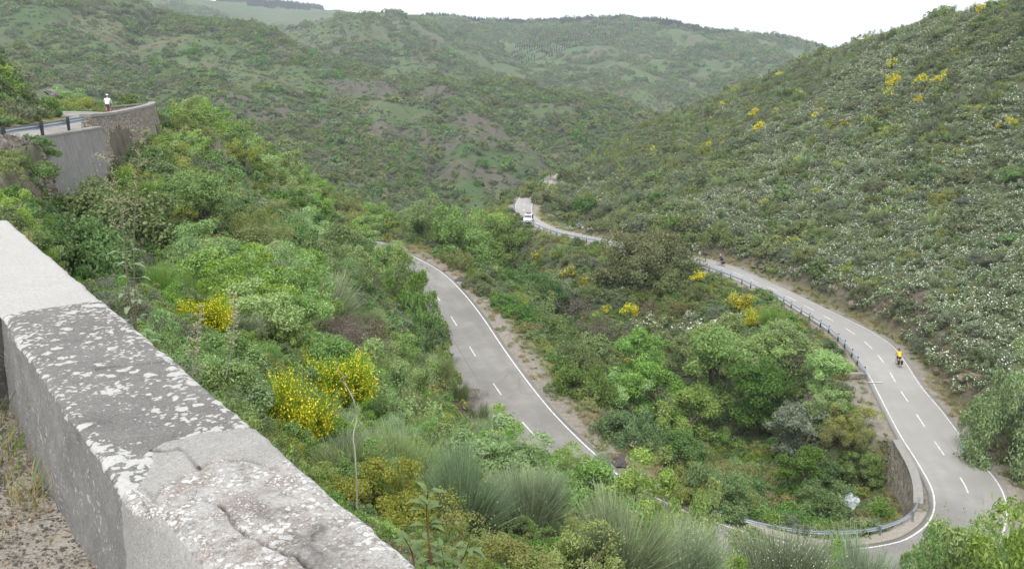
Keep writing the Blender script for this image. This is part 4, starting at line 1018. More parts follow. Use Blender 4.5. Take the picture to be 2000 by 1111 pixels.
dmin = (np.sqrt((x[:, None] - pl[None, :, 0]) ** 2 + (y[:, None] - pl[None, :, 1]) ** 2) - pl[None, :, 2] * .7).min(1)
ok = dmin > size * .45; x, y, size = x[ok], y[ok], size[ok]
k = thin(x, y, size * 1.3); x, y, size = x[k], y[k], size[k]; z = ground(x, y); cnt = {}
for i in range(len(x)):
    px, py = proj(x[i], y[i], z[i]); nz = float(vnoise(x[i] / 9, y[i] / 9, 77)); r = RG.random(); q = nz * .55 + r * .45
    if py > 720: kind = ('ash', 'deep', 'bramble', 'ash', 'rose', 'deep', 'scrub')[int(q * 6.99)]
    elif py > 600 and px < 1180: kind = ('ash', 'bramble', 'deep', 'brown', 'scrub', 'deep')[int(q * 5.99)]
    elif px < 1000: kind = ('ash', 'oak', 'rose', 'oak')[int(q * 3.99)]
    else: kind = ('oak', 'oak', 'scrub', 'oak', 'rust', 'oak', 'scrub', 'cistus', 'oak', 'ash', 'oak', 'greyyellow')[int(r * 11.99)]
    cnt[kind] = cnt.get(kind, 0) + 1; lab, grp = GL[kind]
    place(kind, (x[i], y[i], z[i]), size[i], lab, grp, hs=float(RG.uniform(.85, 1.25)))
print('gully', cnt, len(x))

# ---- left bank above the upper road
x, y = cand(2600, 25, 118, -.75, -.2); e = samp(EDGE, x, y); size = (.45 + y * .0035) * (.5 + .8 * RG.random(len(x)))
ok = (region(x, y) == 4) & (e > size * .9 + .6) & visible(x, y, 2.5, .01); x, y, size = x[ok], y[ok], size[ok]
k = thin(x, y, size * 1.2); x, y, size = x[k], y[k], size[k]; z = ground(x, y)
for i in range(len(x)):
    kind = ('ash', 'deep', 'rose', 'ash', 'scrub', 'ashpale')[int(RG.random() * 5.99)]
    place(kind, (x[i], y[i], z[i]), size[i], {'ash': 'fresh green shrub on the bank above the upper road', 'ashpale': 'pale green shrub on the bank above the upper road', 'deep': 'deep green shrub on the bank above the upper road',
          'rose': 'yellow green shrub on the bank above the upper road', 'scrub': 'grey leaved shrub on the bank above the upper road'}[kind], 'shrubs on the bank above the upper road, ' + WORDS[kind].replace('_', ' ') + (' pale' if kind == 'ashpale' else ' deep' if kind == 'deep' else ''), hs=float(RG.uniform(.8, 1.1)))
print('bank', len(x))

# ---- right hill
for k, a in enumerate((('yellow', 1835, 162, 42), ('yellow', 1742, 165, 40), ('yellow', 1742, 128, 30), ('yellow', 1793, 195, 24), ('yellow', 1590, 228, 26), ('yellow', 1560, 320, 30), ('yellow', 1383, 287, 20), ('greyyellow', 1413, 285, 22),
          ('yellow', 1632, 265, 28), ('yellow', 1275, 295, 24), ('yellow', 1490, 395, 22), ('yellow', 1492, 415, 20), ('yellow', 1522, 470, 24), ('yellow', 1563, 448, 22), ('yellow', 1825, 438, 24), ('yellow', 1922, 24, 36),
          ('yellow', 1720, 96, 18), ('greyyellow', 1690, 98, 20), ('yellow', 1470, 225, 28), ('greyyellow', 1510, 220, 26), ('yellow', 1410, 205, 20), ('yellow', 1797, 162, 34), ('greyyellow', 1945, 80, 30), ('yellow', 1978, 240, 26), ('yellow', 1952, 252, 22),
          ('greyyellow', 1895, 275, 24), ('yellow', 1480, 250, 30), ('greyyellow', 1700, 240, 34), ('yellow', 1522, 148, 18), ('greyyellow', 1835, 105, 18), ('yellow', 1893, 102, 16), ('greyyellow', 1560, 185, 30), ('yellow', 1610, 215, 24), ('greyyellow', 1885, 85, 22),
          ('greyyellow', 1488, 495, 36), ('yellow', 1165, 396, 14), ('yellow', 1995, 238, 16), ('greyyellow', 1730, 190, 40), ('greyyellow', 1650, 245, 30), ('yellow', 1875, 215, 12))):
    place_px(a[0], a[1], a[2] + a[3] * .25, a[3] * .9, ('yellow flowering broom standing out of the scrub on the right hill' if a[0] == 'yellow' else 'yellowish green broom standing out of the scrub on the right hill'),
             'yellow brooms on the right hill' if a[0] == 'yellow' else 'yellowish brooms on the right hill', seed=k % 4, hs=1.15)
for k, a in enumerate(((1103, 356, 34), (1046, 372, 26), (1022, 388, 30), (1032, 380, 22), (1120, 362, 30))): place_px('oak', a[0], a[1], a[2], 'rounded shrub hemming the farthest bend of the road', 'shrubs at the farthest bend', free=True, hs=1.3)
for k in range(34):
    place_px('greyyellow' if k % 3 else 'yellow', PRND.uniform(1330, 1990), 0 * k + PRND.uniform(150, 520), PRND.uniform(10, 18), 'small yellow broom among the scrub of the right hill', 'small yellow brooms of the right hill', seed=k % 4) if True else None
# rounded oaks in a row above the road cut, and the big shrubs of the hillside
row = [(1060,400,46),(1085,412,50),(1110,418,44),(1140,425,50),(1180,432,54),(1215,440,50),(1250,448,44),(1300,458,50),(1345,462,46),(1400,478,60),(1440,470,46),(1045,385,36),(1570,510,50),(1500,505,44),(1855,640,50),(1600,540,44),(1690,590,50),(1760,630,44),(1800,690,52),(1350,480,36)]
for k, a in enumerate(row):
    place_px(('oak', 'oak', 'scrub', 'deep')[k % 4] if k else 'oak', a[0], a[1], a[2], 'rounded %s shrub just above the cut bank of the right road' % (('holm oak', 'holm oak', 'blue grey', 'deep green')[k % 4] if k else 'holm oak'),
             'shrubs above the cut bank, ' + ('oak', 'oak', 'grey', 'green')[k % 4], hs=1.2)
x, y = cand(90000, 72, 318, -.05, .80); e = samp(EDGE, x, y)
ok = (region(x, y) == 2) & (e > 2.5) & visible(x, y, 1.6, .004)
x, y = x[ok], y[ok]; e = e[ok]
# bigger shrubs first
kb = thin(x[:2600], y[:2600], 5.0); xb_, yb_ = x[kb], y[kb]; ok = e[kb] > 4; xb_, yb_ = xb_[ok], yb_[ok]; zb_ = ground(xb_, yb_)
order = np.argsort(yb_)[:230]
BK = ('oak', 'scrub', 'deep', 'scrub', 'oak', 'rose', 'scrub', 'oak')
BL = {'oak': 'grey green holm oak bush taller than the rockrose around it', 'scrub': 'blue grey bush taller than the rockrose around it', 'deep': 'deep green bush taller than the rockrose around it', 'rose': 'olive bush taller than the rockrose around it', 'brown': 'brown leafless looking bush among the rockrose'}
for i in order:
    kind = BK[int(RG.random() * 7.99)]
    place(kind, (xb_[i], yb_[i], zb_[i]), float(RG.uniform(.9, 2.1)) * (.8 + yb_[i] / 300), BL[kind], 'tall bushes of the right hill, ' + kind, hs=float(RG.uniform(.6, 1.0)), seed=int(RG.integers(0, 3)))
size = .75 * (.75 + .55 * RG.random(len(x))) * (1 + y / 600)
k = thin(x, y, size * 1.08); x, y, size = x[k], y[k], size[k]; z = ground(x, y)
o_ = np.argsort(y - 0 * x); x, y, z, size = x[o_], y[o_], z[o_], size[o_]
for i in range(280):
    place('cistus', (x[i], y[i], z[i]), size[i] * 1.15, 'low grey green rockrose dotted with white flowers above the right road', 'rockrose shrubs above the right road', seed=i % 3, lod=2, parts=False, hs=float(RG.uniform(.9, 1.5)))
x, y, z, size = x[280:], y[280:], z[280:], size[280:]
ms = [merged_mesh('cistus', s, 2, 'rockrose') for s in range(3)] + [merged_mesh('cistuslite', s, 2, 'rockrose') for s in range(3)] + [merged_mesh('scrub', 5, 2, 'rockrose'), merged_mesh('oak', 6, 2, 'rockrose'), merged_mesh('broom', 5, 2, 'rockrose'), merged_mesh('rose', 5, 2, 'rockrose')]
nz = fbm(x / 20, y / 20, 3, 90); r = RG.random(len(x)); u_ = x / y
wh = sstep(-.15, .35, nz + .55 * sstep(170, 85, y) + .35 * sstep(.2, .5, u_) - .25 * sstep(150, 240, y)); ix = np.where(RG.random(len(x)) < wh, 0, 3) + RG.integers(0, 3, len(x))
other = r > .62 + .25 * wh; ix = np.where(other, 6 + np.minimum(3, (RG.random(len(x)) ** 1.3 * 4)).astype(int), ix)
s_ = size / 1.05 * np.where(ix > 5, 1.25 * (.6 + .9 * RG.random(len(x)) ** 2), 1)
scatter("rockrose_scrub", np.c_[x, y, z - .08], vec3(s_, s_ * (.8 + .6 * RG.random(len(x)))), rotz(len(x), RG, .06), ix, ms, 'grey green scrub speckled with white rockrose flowers covering the right hill')
print('hill scrub', len(x))

# ---- undergrowth closing the gaps on the near slope, gully and bank
x, y = cand(26000, 3, 262, -.72, .72); m_ = RG.random(len(x)) < 1
xn = RG.uniform(-.68, .72, 16000); yn = np.exp(RG.uniform(math.log(2.0), math.log(70), 16000)); x = np.r_[x, xn * yn]; y = np.r_[y, yn]
e = samp(EDGE, x, y); reg = region(x, y)
ok = (reg != 3) & (reg != 2) & ~((reg == 1) & (e < np.where((x < 17) & (y > 58) & (y < 125), 3.4, np.where(y < 80, 2.0, 1.2)))) & ((e > .9) | ((y < 45) & (e > .1) & (reg == 0))) & ((reg != 0) | (WALL_S(x, y) > .2)) & visible(x, y, 1.0, .01); x, y = x[ok], y[ok]
size = (.12 + np.minimum(y, 60) * .012) * (.7 + .7 * RG.random(len(x)))
wl = np.array([atz(px, py, -32.9)[:2] for px, py in ((1744,861),(1752,876),(1762,893),(1772,912),(1780,934),(1784,956),(1785,984))]); dw = np.hypot(x[:, None] - wl[None, :, 0], y[:, None] - wl[None, :, 1]).min(1); x, y, size = x[dw > 2.3], y[dw > 2.3], size[dw > 2.3]
dn = (np.hypot(x[:, None] - NAMED[None, :, 0], y[:, None] - NAMED[None, :, 1]) - NAMED[None, :, 2] * .8).min(1); x, y, size = x[dn > 0], y[dn > 0], size[dn > 0]
k = thin(x, y, size * 1.2); x, y, size = x[k], y[k], size[k]; z = ground(x, y); e = samp(EDGE, x, y)
lodn = np.where(y < 30, 0, 1)
ms = [merged_mesh('bramble', 0, 1, 'low'), merged_mesh('ash', 1, 1, 'low'), merged_mesh('rose', 2, 1, 'low'), merged_mesh('deep', 1, 1, 'low'),
      merged_mesh('bramble', 3, 2, 'low'), merged_mesh('scrub', 1, 2, 'low'), merged_mesh('rose', 3, 2, 'low'), merged_mesh('deep', 3, 2, 'low')]
ix = RG.integers(0, 4, len(x)) + 4 * (y > 45)
scatter("undergrowth", np.c_[x, y, z - .05], vec3(size, size * (.7 + .6 * RG.random(len(x)))), rotz(len(x), RG, .1), ix, ms, 'low leafy undergrowth between the shrubs of the slopes')
print('undergrowth', len(x))

# ---- grass on verges, dry and green
def tuft(seed, mat, n=60, h=.35, wd=.012):
    V, F, mid, top = blades(seed, n, h, .22, wd, base=.12, nb=6)
    o = mesh_obj("tuft", V, F, mat, link=False); m_ = o.data; bpy.data.objects.remove(o); return m_
TG = [tuft(1, M_drygrass, 60, .45, .03), tuft(2, M_grassb, 60, .4, .03), tuft(3, M_drygrass, 50, .6, .03), tuft(4, M_grassb, 60, .3, .035)]
x, y = cand(90000, 30, 190, -.75, .75); e = samp(EDGE, x, y); reg = region(x, y); so = samp(SOIL, x, y)
ok = (e > .75) & (e < 4.6) & (RG.random(len(x)) < np.clip(1.1 - so * .85, .06, 1)) & visible(x, y, .6, .003); x, y = x[ok], y[ok]; z = ground(x, y)
ix = np.where(fbm(x / 4, y / 4, 3, 61) + RG.normal(size=len(x)) * .2 > .02, 1, 0) + 2 * RG.integers(0, 2, len(x)); s_ = .55 + .6 * RG.random(len(x))
scatter("verge_grass", np.c_[x, y, z - .03], vec3(s_ * 1.3, s_ * .8), rotz(len(x), RG), ix, TG, 'dry and green grass along the road verges')
print('grass', len(x))

# ---- far hillside
x, y = cand(120000, 262, 1700, -.66, .66); x3, y3 = cand(60000, 262, 700, -.66, .62); x = np.r_[x3, x]; y = np.r_[y3, y]
rock = samp(ROCK, x, y); reg = region(x, y)
PXX = CX + F_PX * x / y
dens = np.clip(.33 + 1.7 * fbm(x / 70, y / 70, 4, 33) + .45 * fbm(x / 24, y / 24, 3, 39), 0.02, 1)
low = (ground(x, y) / y + .13) ; dens *= np.where(y < 620, np.clip(1.25 + (-(ground(x, y) + 30)) * .03, .35, 1.9), 1.0)
dens = np.where((y < 620) & (x < -60), dens * .75, dens)
dens *= (1 - .75 * np.clip(rock, 0, 1))
ok = (reg == 3) & (RG.random(len(x)) < dens) & visible(x, y, 3.0, .002) & (ground(x, y) / y < .12)
x, y = x[ok], y[ok]
size = (1.3 + 2.6 * RG.random(len(x)) ** 3 + 1.0 * np.clip(fbm(x / 50, y / 50, 3, 91), 0, 1)) * (1 + np.maximum(y - 300, 0) / 1000)
k = thin(x, y, size * 1.35); x, y, size = x[k], y[k], size[k]; z = ground(x, y)
o_ = np.argsort(y); x, y, z, size = x[o_], y[o_], z[o_], size[o_]
FK = ('oak', 'oak', 'deep', 'scrub')
for i in range(290):
    place(FK[i % 4], (x[i], y[i], z[i]), size[i], {'oak': 'dark rounded oak scrub on the opposite valley side', 'deep': 'deep green bush on the opposite valley side', 'scrub': 'blue grey bush on the opposite valley side'}[FK[i % 4]],
          'bushes low on the opposite valley side, ' + FK[i % 4], lod=3, parts=False, seed=i % 3, hs=float(RG.uniform(.75, 1.15)))
x, y, z, size = x[290:], y[290:], z[290:], size[290:]
ms = [merged_mesh('oak', s, 3, 'far') for s in range(3)] + [merged_mesh('deep', s, 3, 'far') for s in range(2)] + [merged_mesh('scrub', 0, 3, 'far')]
ix = RG.integers(0, 6, len(x)); s_ = size / 1.05
scatter("far_scrub", np.c_[x, y, z - .2], vec3(s_, s_ * (.65 + .4 * RG.random(len(x)))), rotz(len(x), RG, .05), ix, ms, 'dark bushes scattered over the far hillsides')
print('far', len(x))
# small broom and heather tussocks giving the far grass its grain
x, y = cand(46000, 300, 1000, -.66, .62); reg = region(x, y)
ok = (reg == 3) & visible(x, y, 1.0, .001) & (RG.random(len(x)) < .6 + fbm(x / 40, y / 40, 3, 70)); x, y = x[ok], y[ok]; z = ground(x, y)
s_ = (.5 + .9 * RG.random(len(x)) ** 2) * (1 + (y - 300) / 900); ms = [merged_mesh('scrub', 7, 3, 'tussock'), merged_mesh('brown', 7, 3, 'tussock'), merged_mesh('rose', 7, 3, 'tussock'), merged_mesh('broom', 7, 3, 'tussock')]
scatter("heather_tussocks", np.c_[x, y, z - .05], vec3(s_, s_ * .6), rotz(len(x), RG), RG.choice(4, len(x), p=(.35, .15, .25, .25)), ms, 'heather and grass tussocks on the far hillsides')
print('tussocks', len(x))
# conifers along the far skyline, and the rows of a young plantation
def conifer(seed):
    rg = np.random.default_rng(seed); n = 160; h = rg.random(n) ** .8; a = rg.random(n) * 6.28; rr_ = (1 - h) * .42 + .05
    c = np.c_[np.cos(a) * rr_, np.sin(a) * rr_, h * 2.0 + .1]; V = leaf_quads(c, unit(np.c_[np.cos(a), np.sin(a), np.full(n, .7)]), np.full(n, .42) * (1.2 - h), .6, rg, .3)
    mb = MB().tube([(0, 0, -.3), (0, 0, 1.6)], [.06, .02], 5); F = quads(n).tolist(); nv = len(V)
    o = mesh_obj("conifer", np.concatenate([V, np.array(mb.v)]), F + [tuple(i + nv for i in f) for f in mb.f], [M_pine, M_bark], mi=[0] * n + [1] * len(mb.f), link=False); m_ = o.data; bpy.data.objects.remove(o); return m_
M_pine = leafmat("dark pine needles", (.018, .036, .018), (.040, .065, .032))
CM = [conifer(s) for s in range(3)]
def ridge_points(px0, px1, n, y0, y1, spread=0.0):
    px = RG.uniform(px0, px1, n); u = (px - CX) / F_PX / (CP); out = []
    i0, i1 = np.searchsorted(YY, y0), np.searchsorted(YY, y1)
    for uu in u:
        j = int((uu - UU[0]) / (UU[1] - UU[0])); i = i0 + int(np.argmax(EH[i0:i1, j])); Yh = YY[i] * (1 - spread * RG.random()); out.append((uu * Yh, Yh))
    return np.array(out)
rp = np.vstack([ridge_points(985, 1395, 900, 1300, 1700, .03), ridge_points(800, 850, 60, 1300, 1750, .02), ridge_points(850, 1000, 200, 1300, 1750, .012), ridge_points(1440, 1590, 80, 1200, 1500, .01), ridge_points(470, 660, 700, 2000, 2700, .05)])
zz = ground(rp[:, 0], rp[:, 1]); s_ = (2.6 + 2.0 * RG.random(len(rp))) * rp[:, 1] / 1500
scatter("ridge_treeline", np.c_[rp, zz - .3], vec3(s_ * 1.2, s_), rotz(len(rp), RG), RG.integers(0, 3, len(rp)), CM, 'dark line of pines along the far skyline')
pp = []
for r_ in range(13):
    for c_ in range(48):
        px = 985 + c_ * 4.6 + r_ * 5 + RG.normal() * .8; Yp = 1180 + r_ * 22 + c_ * 3 + RG.normal() * 2; u = (px - CX) / F_PX / CP; pp.append((u * Yp, Yp))
pp = np.array(pp); ok = visible(pp[:, 0], pp[:, 1], 3, .001); pp = pp[ok]
scatter("pine_plantation", np.c_[pp, ground(pp[:, 0], pp[:, 1])], vec3(np.full(len(pp), 2.2), np.full(len(pp), 2.6)), rotz(len(pp), RG), RG.integers(0, 3, len(pp)), CM, 'rows of young pines planted on the far hill')
print('objects', len(COL.objects))
# ------------------------------------------------------------------ stone, concrete, metal
def concrete_mat(name, c1, c2, lich=None, lcol=(.47, .465, .44), lscale=16, brown=None, streak=False, crack=False):
    m, n = new_mat(name); v = coords(n)
    a = noise(n, 4, 8, .75, v); b = noise(n, 60, 5, .8, v)
    col = mixc(n, ramp(n, a, [(.3, 0), (.68, 1)]), c1, c2)
    col = mixc(n, ramp(n, b, [(.35, 0), (.7, .6)]), col, tuple(x * .5 for x in c1))
    if brown:
        col = mixc(n, ramp(n, noise(n, 9, 8, .8, v, .5), [(.46, 0), (.58, .9)]), col, brown[0]); col = mixc(n, ramp(n, noise(n, 38, 7, .8, v, .5), [(.50, 0), (.62, .7)]), col, brown[1])
        col = mixc(n, ramp(n, noise(n, 3.1, 7, .8, v, .8), [(.56, 0), (.63, .9)]), col, brown[1])
    h = b
    if lich:
        for sc, th, dt in ((lscale, lich, .55), (lscale * 2.3, lich * .8, .5), (lscale * .55, lich * .62, .6)):
            vo = nd(n, "ShaderNodeTexVoronoi"); vo.inputs['Scale'].default_value = sc
            vm = nd(n, "ShaderNodeVectorMath"); vm.operation = 'ADD'; nz = nd(n, "ShaderNodeTexNoise"); nz.inputs['Scale'].default_value = sc * 1.7; nz.inputs['Detail'].default_value = 5
            sm = nd(n, "ShaderNodeVectorMath"); sm.operation = 'SCALE'; sm.inputs['Scale'].default_value = dt * 2.2 / sc
            n.links.new(v, nz.inputs['Vector']); n.links.new(nz.outputs['Color'], sm.inputs[0]); n.links.new(v, vm.inputs[0]); n.links.new(sm.outputs[0], vm.inputs[1]); n.links.new(vm.outputs[0], vo.inputs['Vector'])
            patch = math_(n, 'ADD', noise(n, sc * .16, 3, .6, v), -.5)
            d = math_(n, 'SUBTRACT', vo.outputs['Distance'], math_(n, 'MULTIPLY', patch, 1.4)); d = math_(n, 'SUBTRACT', d, math_(n, 'MULTIPLY', attr(n, 'lm'), .17)) if crack else d
            k = ramp(n, d, [(max(0, th - .03), 1), (th + .03, 0)])
            k2 = math_(n, 'MULTIPLY', k, ramp(n, noise(n, 90, 3, .7, v), [(.25, .55), (.5, 1)]))
            col = mixc(n, k2, col, lcol); h = math_(n, 'ADD', h, math_(n, 'MULTIPLY', k, .6))
    if streak:
        sp = nd(n, "ShaderNodeMapping"); sp.inputs['Scale'].default_value = (3, 3, .25); n.links.new(v, sp.inputs[0])
        col = mixc(n, ramp(n, noise(n, 1.6, 6, .75, sp.outputs[0]), [(.42, 0), (.68, .7)]), col, tuple(x * .5 for x in c1))
        col = mixc(n, ramp(n, noise(n, 2.3, 5, .7, sp.outputs[0], .4), [(.66, 0), (.72, .6)]), col, (.36, .35, .33))
    if crack:
        col = mixc(n, ramp(n, noise(n, 170, 4, .8, v), [(.50, 0), (.66, .55)]), col, tuple(min(.5, x * 1.9) for x in c2))
        col = mixc(n, math_(n, 'MULTIPLY', attr(n, 'dark'), ramp(n, noise(n, 22, 6, .8, v), [(.35, .2), (.6, 1)])), col, (.075, .07, .066))
    if crack: col = mixc(n, attr(n, 'crk'), col, (.045, .04, .035))
    finish(n, col, .92, bump=math_(n, 'ADD', h, a), bstr=.55, bdist=.012, spec=.15); return m
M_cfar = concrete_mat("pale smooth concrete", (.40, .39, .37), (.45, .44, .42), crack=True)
M_cmid = concrete_mat("dark weathered concrete with white lichen", (.12, .116, .11), (.21, .204, .194), lich=.27, lcol=(.44, .435, .415), crack=True)
M_cnear = concrete_mat("whitish lichened concrete", (.33, .315, .29), (.47, .46, .44), lich=.22, lcol=(.52, .515, .50), lscale=48, brown=((.215, .18, .15), (.10, .09, .08)), crack=True)
M_cpatch = concrete_mat("cement mortar patch", (.27, .262, .245), (.36, .35, .325), crack=True)
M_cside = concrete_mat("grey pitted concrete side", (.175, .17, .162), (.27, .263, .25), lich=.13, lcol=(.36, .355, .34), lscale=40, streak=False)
M_cret = concrete_mat("dark streaked concrete", (.235, .228, .218), (.33, .32, .305), streak=True)
def w_in(s): return -.455 + .012 * fbm(s * 3, s * 0, 3, 5)
def sw(px, py, z=-1.17):
    p = atz(px, py, z)[:2] - O_; return float(p @ D_ / (D_ @ D_)), float(p @ N_ / (N_ @ N_))
J1 = [sw(*a) for a in ((237,964),(262,957),(303,981),(307,959),(322,946),(344,938),(364,926),(392,918),(407,903),(444,898),(483,897),(512,905),(560,899))]
CR = [J1[2:], [sw(*a) for a in ((296,877),(325,879),(348,874),(364,881),(370,890),(388,914))],
      [sw(*a) for a in ((429,985),(449,1007),(462,1029),(488,1046),(508,1052),(553,1077),(578,1086),(599,1104),(640,1130))],
      [sw(*a) for a in ((-40,628),(0,620),(36,609),(86,597),(126,596),(155,598),(187,600),(205,603))], [sw(*a) for a in ((110,622),(150,613),(198,612),(212,611))],
      [sw(*a) for a in ((190,722),(252,713),(290,709),(324,704),(345,700))], [sw(*a) for a in ((262,957),(285,952),(303,981))]]
j1s = sw(400, 905)[0]; j2s = sw(100, 600)[0]
wall = empty("parapet_wall", (float(O_[0]), float(O_[1]), -1.6))
tag(wall, 'low lichen spotted concrete parapet running out from the bottom of the view', 'wall')
def seg_d(s, w, poly):
    best = np.full(s.shape, 9.0)
    for (a, b), (c, d) in zip(poly[:-1], poly[1:]):
        vx, vy = c - a, d - b; t = np.clip(((s - a) * vx + (w - b) * vy) / (vx * vx + vy * vy + 1e-9), 0, 1)
        best = np.minimum(best, np.hypot(s - a - vx * t, w - b - vy * t))
    return best
def section(s0, s1, ds, kind, groups):
    """one surface; faces are dealt out to the sections by groups: [(test, materials, label)]"""
    ss = np.arange(s0, s1 + ds / 2, ds); nt_ = 110 if kind != 'far' else 60; nin, nout = 26, 8; tt = np.linspace(0, 1, nt_)
    jin = min(p[0] for p in J1[:3]); S_, W_2, Zz = [], [], []
    for s in ss:
        near_k = float(1 - sstep(jin - .10, jin + .02, s)) if kind != 'far' else 0
        wi = float(w_in(s)) + (near_k * .075 if kind != 'far' else -.15); wo_ = .012 * float(fbm(s * 2.2, 3.3, 4, 8)) + .006 * float(fbm(s * 14, 1.3, 2, 9))
        zi = np.linspace(-1.72, -1.17, nin, endpoint=False); a = (zi + 1.17) / -.55
        W_2.append(np.concatenate([wi - .03 * a - near_k * .11 * np.clip(a, 0, 1) ** .5, wi + (wo_ - wi) * tt, np.linspace(wo_, wo_ + .12, nout + 1)[1:]]))
        Zz.append(np.concatenate([zi, np.full(nt_, -1.17), np.linspace(-1.17, -4.6, nout + 1)[1:]])); S_.append(np.full(nin + nt_ + nout, s))
    S_, W_2, Zz = np.array(S_), np.array(W_2), np.array(Zz); top = slice(nin, nin + nt_); st_, wt = S_[:, top], W_2[:, top]
    bev = np.minimum(wt - wt[:, :1], wt[:, -1:] - wt)
    dz = .006 * fbm(st_ * 5, wt * 5, 4, 3) + .0035 * fbm(st_ * 30, wt * 30, 3, 4) - .012 * np.exp(-(bev / .009) ** 1.2) * (1 + .6 * fbm(st_ * 8, wt * 8, 2, 6)) - (.012 if kind == 'far' else 0)
    g = np.full(st_.shape, 9.0)
    for c in CR: g = np.minimum(g, seg_d(st_ + .005 * fbm(st_ * 40, wt * 40, 2, 1), wt + .005 * fbm(st_ * 40, wt * 40, 2, 2), c))
    dz -= .024 * np.exp(-(g / .0045) ** 2) * np.clip(.5 + fbm(st_ * 9, wt * 9, 2, 30), .15, 1.2)
    b = np.array(sorted(J1, key=lambda q: q[1])); jn = np.interp(wt, b[:, 1], b[:, 0]) - st_
    DK = np.zeros_like(S_); LM = np.zeros_like(S_); j2d = j2s - st_; LM[:, top] = np.clip(.8 * np.exp(-(bev / .03) ** 2) + 1.1 * np.exp(-np.maximum(-jn - .02, 0) / .13) * (jn < 0) + .5 * np.exp(-(j2d / .12) ** 2) + .5 * fbm(st_ * 3, wt * 5, 3, 66), -.6, 1.2)
    for (qx, qy, rx_, ry_, am) in ((620, 1065, .13, .07, 1.0), (520, 1000, .10, .04, .45), (470, 925, .06, .04, .5), (350, 1030, .03, .06, .5)):
        c_ = sw(qx, qy); DK[:, top] = np.maximum(DK[:, top], am * np.exp(-((st_ - c_[0]) / rx_) ** 2 - ((wt - c_[1]) / ry_) ** 2) * np.clip(.8 + fbm(st_ * 14, wt * 14, 3, 55), 0, 1.3))
    CK = np.zeros_like(S_); CK[:, top] = np.exp(-(g / .006) ** 2) * np.clip(.55 + fbm(st_ * 9, wt * 9, 2, 30), .2, 1)
    Zz[:, top] += dz; f = slice(0, nin)
    W_2[:, f] += .008 * fbm(S_[:, f] * 6, Zz[:, f] * 6, 4, 12) + .004 * fbm(S_[:, f] * 30, Zz[:, f] * 30, 2, 13)
    x = O_[0] + D_[0] * S_ + N_[0] * W_2 - wall.location.x; y = O_[1] + D_[1] * S_ + N_[1] * W_2 - wall.location.y
    V = np.stack([x, y, Zz + 1.6], -1).reshape(-1, 3); n0, n1 = S_.shape; gg = np.arange(n0 * n1).reshape(n0, n1)
    F = np.stack([gg[:-1, :-1], gg[:-1, 1:], gg[1:, 1:], gg[1:, :-1]], -1).reshape(-1, 4)
    side_ = np.zeros((n0 - 1, n1 - 1), bool); side_[:, :nin - 1] = True; side_[:, nin + nt_ - 1:] = True
    fs = S_[:-1, :-1]; fw = W_2[:-1, :-1]
    lim = np.interp(fw, b[:, 1], b[:, 0]); pa = np.array([sw(*q) for q in ((262,957),(300,905),(296,877),(325,865),(400,845),(470,838))]); pa = pa[np.argsort(pa[:, 1])]
    lim2 = np.interp(fw + .012 * fbm(fs * 12, fw * 12, 3, 5), pa[:, 1], pa[:, 0]) + .01 * fbm(fs * 20, fw * 20, 3, 9)
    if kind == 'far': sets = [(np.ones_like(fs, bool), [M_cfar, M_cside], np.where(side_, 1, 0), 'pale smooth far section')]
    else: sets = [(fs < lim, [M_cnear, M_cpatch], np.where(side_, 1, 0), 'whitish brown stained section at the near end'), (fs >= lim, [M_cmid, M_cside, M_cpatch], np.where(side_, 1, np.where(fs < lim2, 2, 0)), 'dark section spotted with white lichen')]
    for mask, mats, mi, label in sets:
        Fk = F[mask.ravel()]; u, inv = np.unique(Fk, return_inverse=True); Fn = inv.reshape(-1, 4); mk = mi.ravel()[mask.ravel()]; extra = []
        if kind == 'far': extra = [gg[0].tolist()]
        if extra: Fn = Fn.tolist() + [list(map(int, np.searchsorted(u, e_))) for e_ in extra]; mk = list(mk) + [1] * len(extra)
        o = mesh_obj("wall_section", V[u], Fn, mats, wall, smooth=True, mi=mk, attrs={'crk': CK.ravel()[u], 'dark': DK.ravel()[u], 'lm': LM.ravel()[u]}); o['label'] = label
section(-1.7, j2s, .0085, 'near', None)
section(j2s + .004, 5.6, .02, 'far', None)
# loose chips lying in the crack
def rock_mesh(seed, sub=3, sq=(1, .8, .6), name="rock", mat=None, rough=.22):
    bm = bmesh.new(); bmesh.ops.create_icosphere(bm, subdivisions=sub, radius=1.0); rr = random.Random(seed)
    planes = [(Vector((rr.gauss(0, 1), rr.gauss(0, 1), rr.gauss(0, 1))).normalized(), rr.uniform(.55, .9)) for _ in range(11)]
    from mathutils import noise as mn
    for v in bm.verts:
        for nrm, d in planes:
            k = v.co.dot(nrm) - d
            if k > 0: v.co -= nrm * k * .92
        v.co *= 1 + rough * mn.noise(v.co * 1.7 + Vector((seed, 0, 0))) + rough * .4 * mn.noise(v.co * 5 + Vector((0, seed, 0)))
        v.co.x *= sq[0]; v.co.y *= sq[1]; v.co.z *= sq[2]
    me = bpy.data.meshes.new(name); bm.to_mesh(me); bm.free(); me.materials.append(mat); return me
def rock_mat(name, c1, c2, c3):
    m, n = new_mat(name); v = coords(n, 'Generated'); v2 = coords(n)
    col = mixc(n, ramp(n, noise(n, 4, 8, .75, v, .8), [(.35, 0), (.65, 1)]), c1, c2)
    col = mixc(n, ramp(n, noise(n, 11, 6, .8, v), [(.55, 0), (.66, .8)]), col, c3)
    finish(n, col, .95, bump=noise(n, 9, 8, .8, v), bstr=.9, bdist=.08, spec=.12); return m
M_rock = rock_mat("grey brown rock", (.13, .105, .085), (.27, .225, .185), (.34, .32, .29))
M_rockg = rock_mat("grey lichened rock", (.15, .14, .13), (.30, .28, .26), (.40, .39, .36))
M_rockb = rock_mat("brown rock", (.13, .105, .08), (.26, .215, .165), (.32, .29, .25))
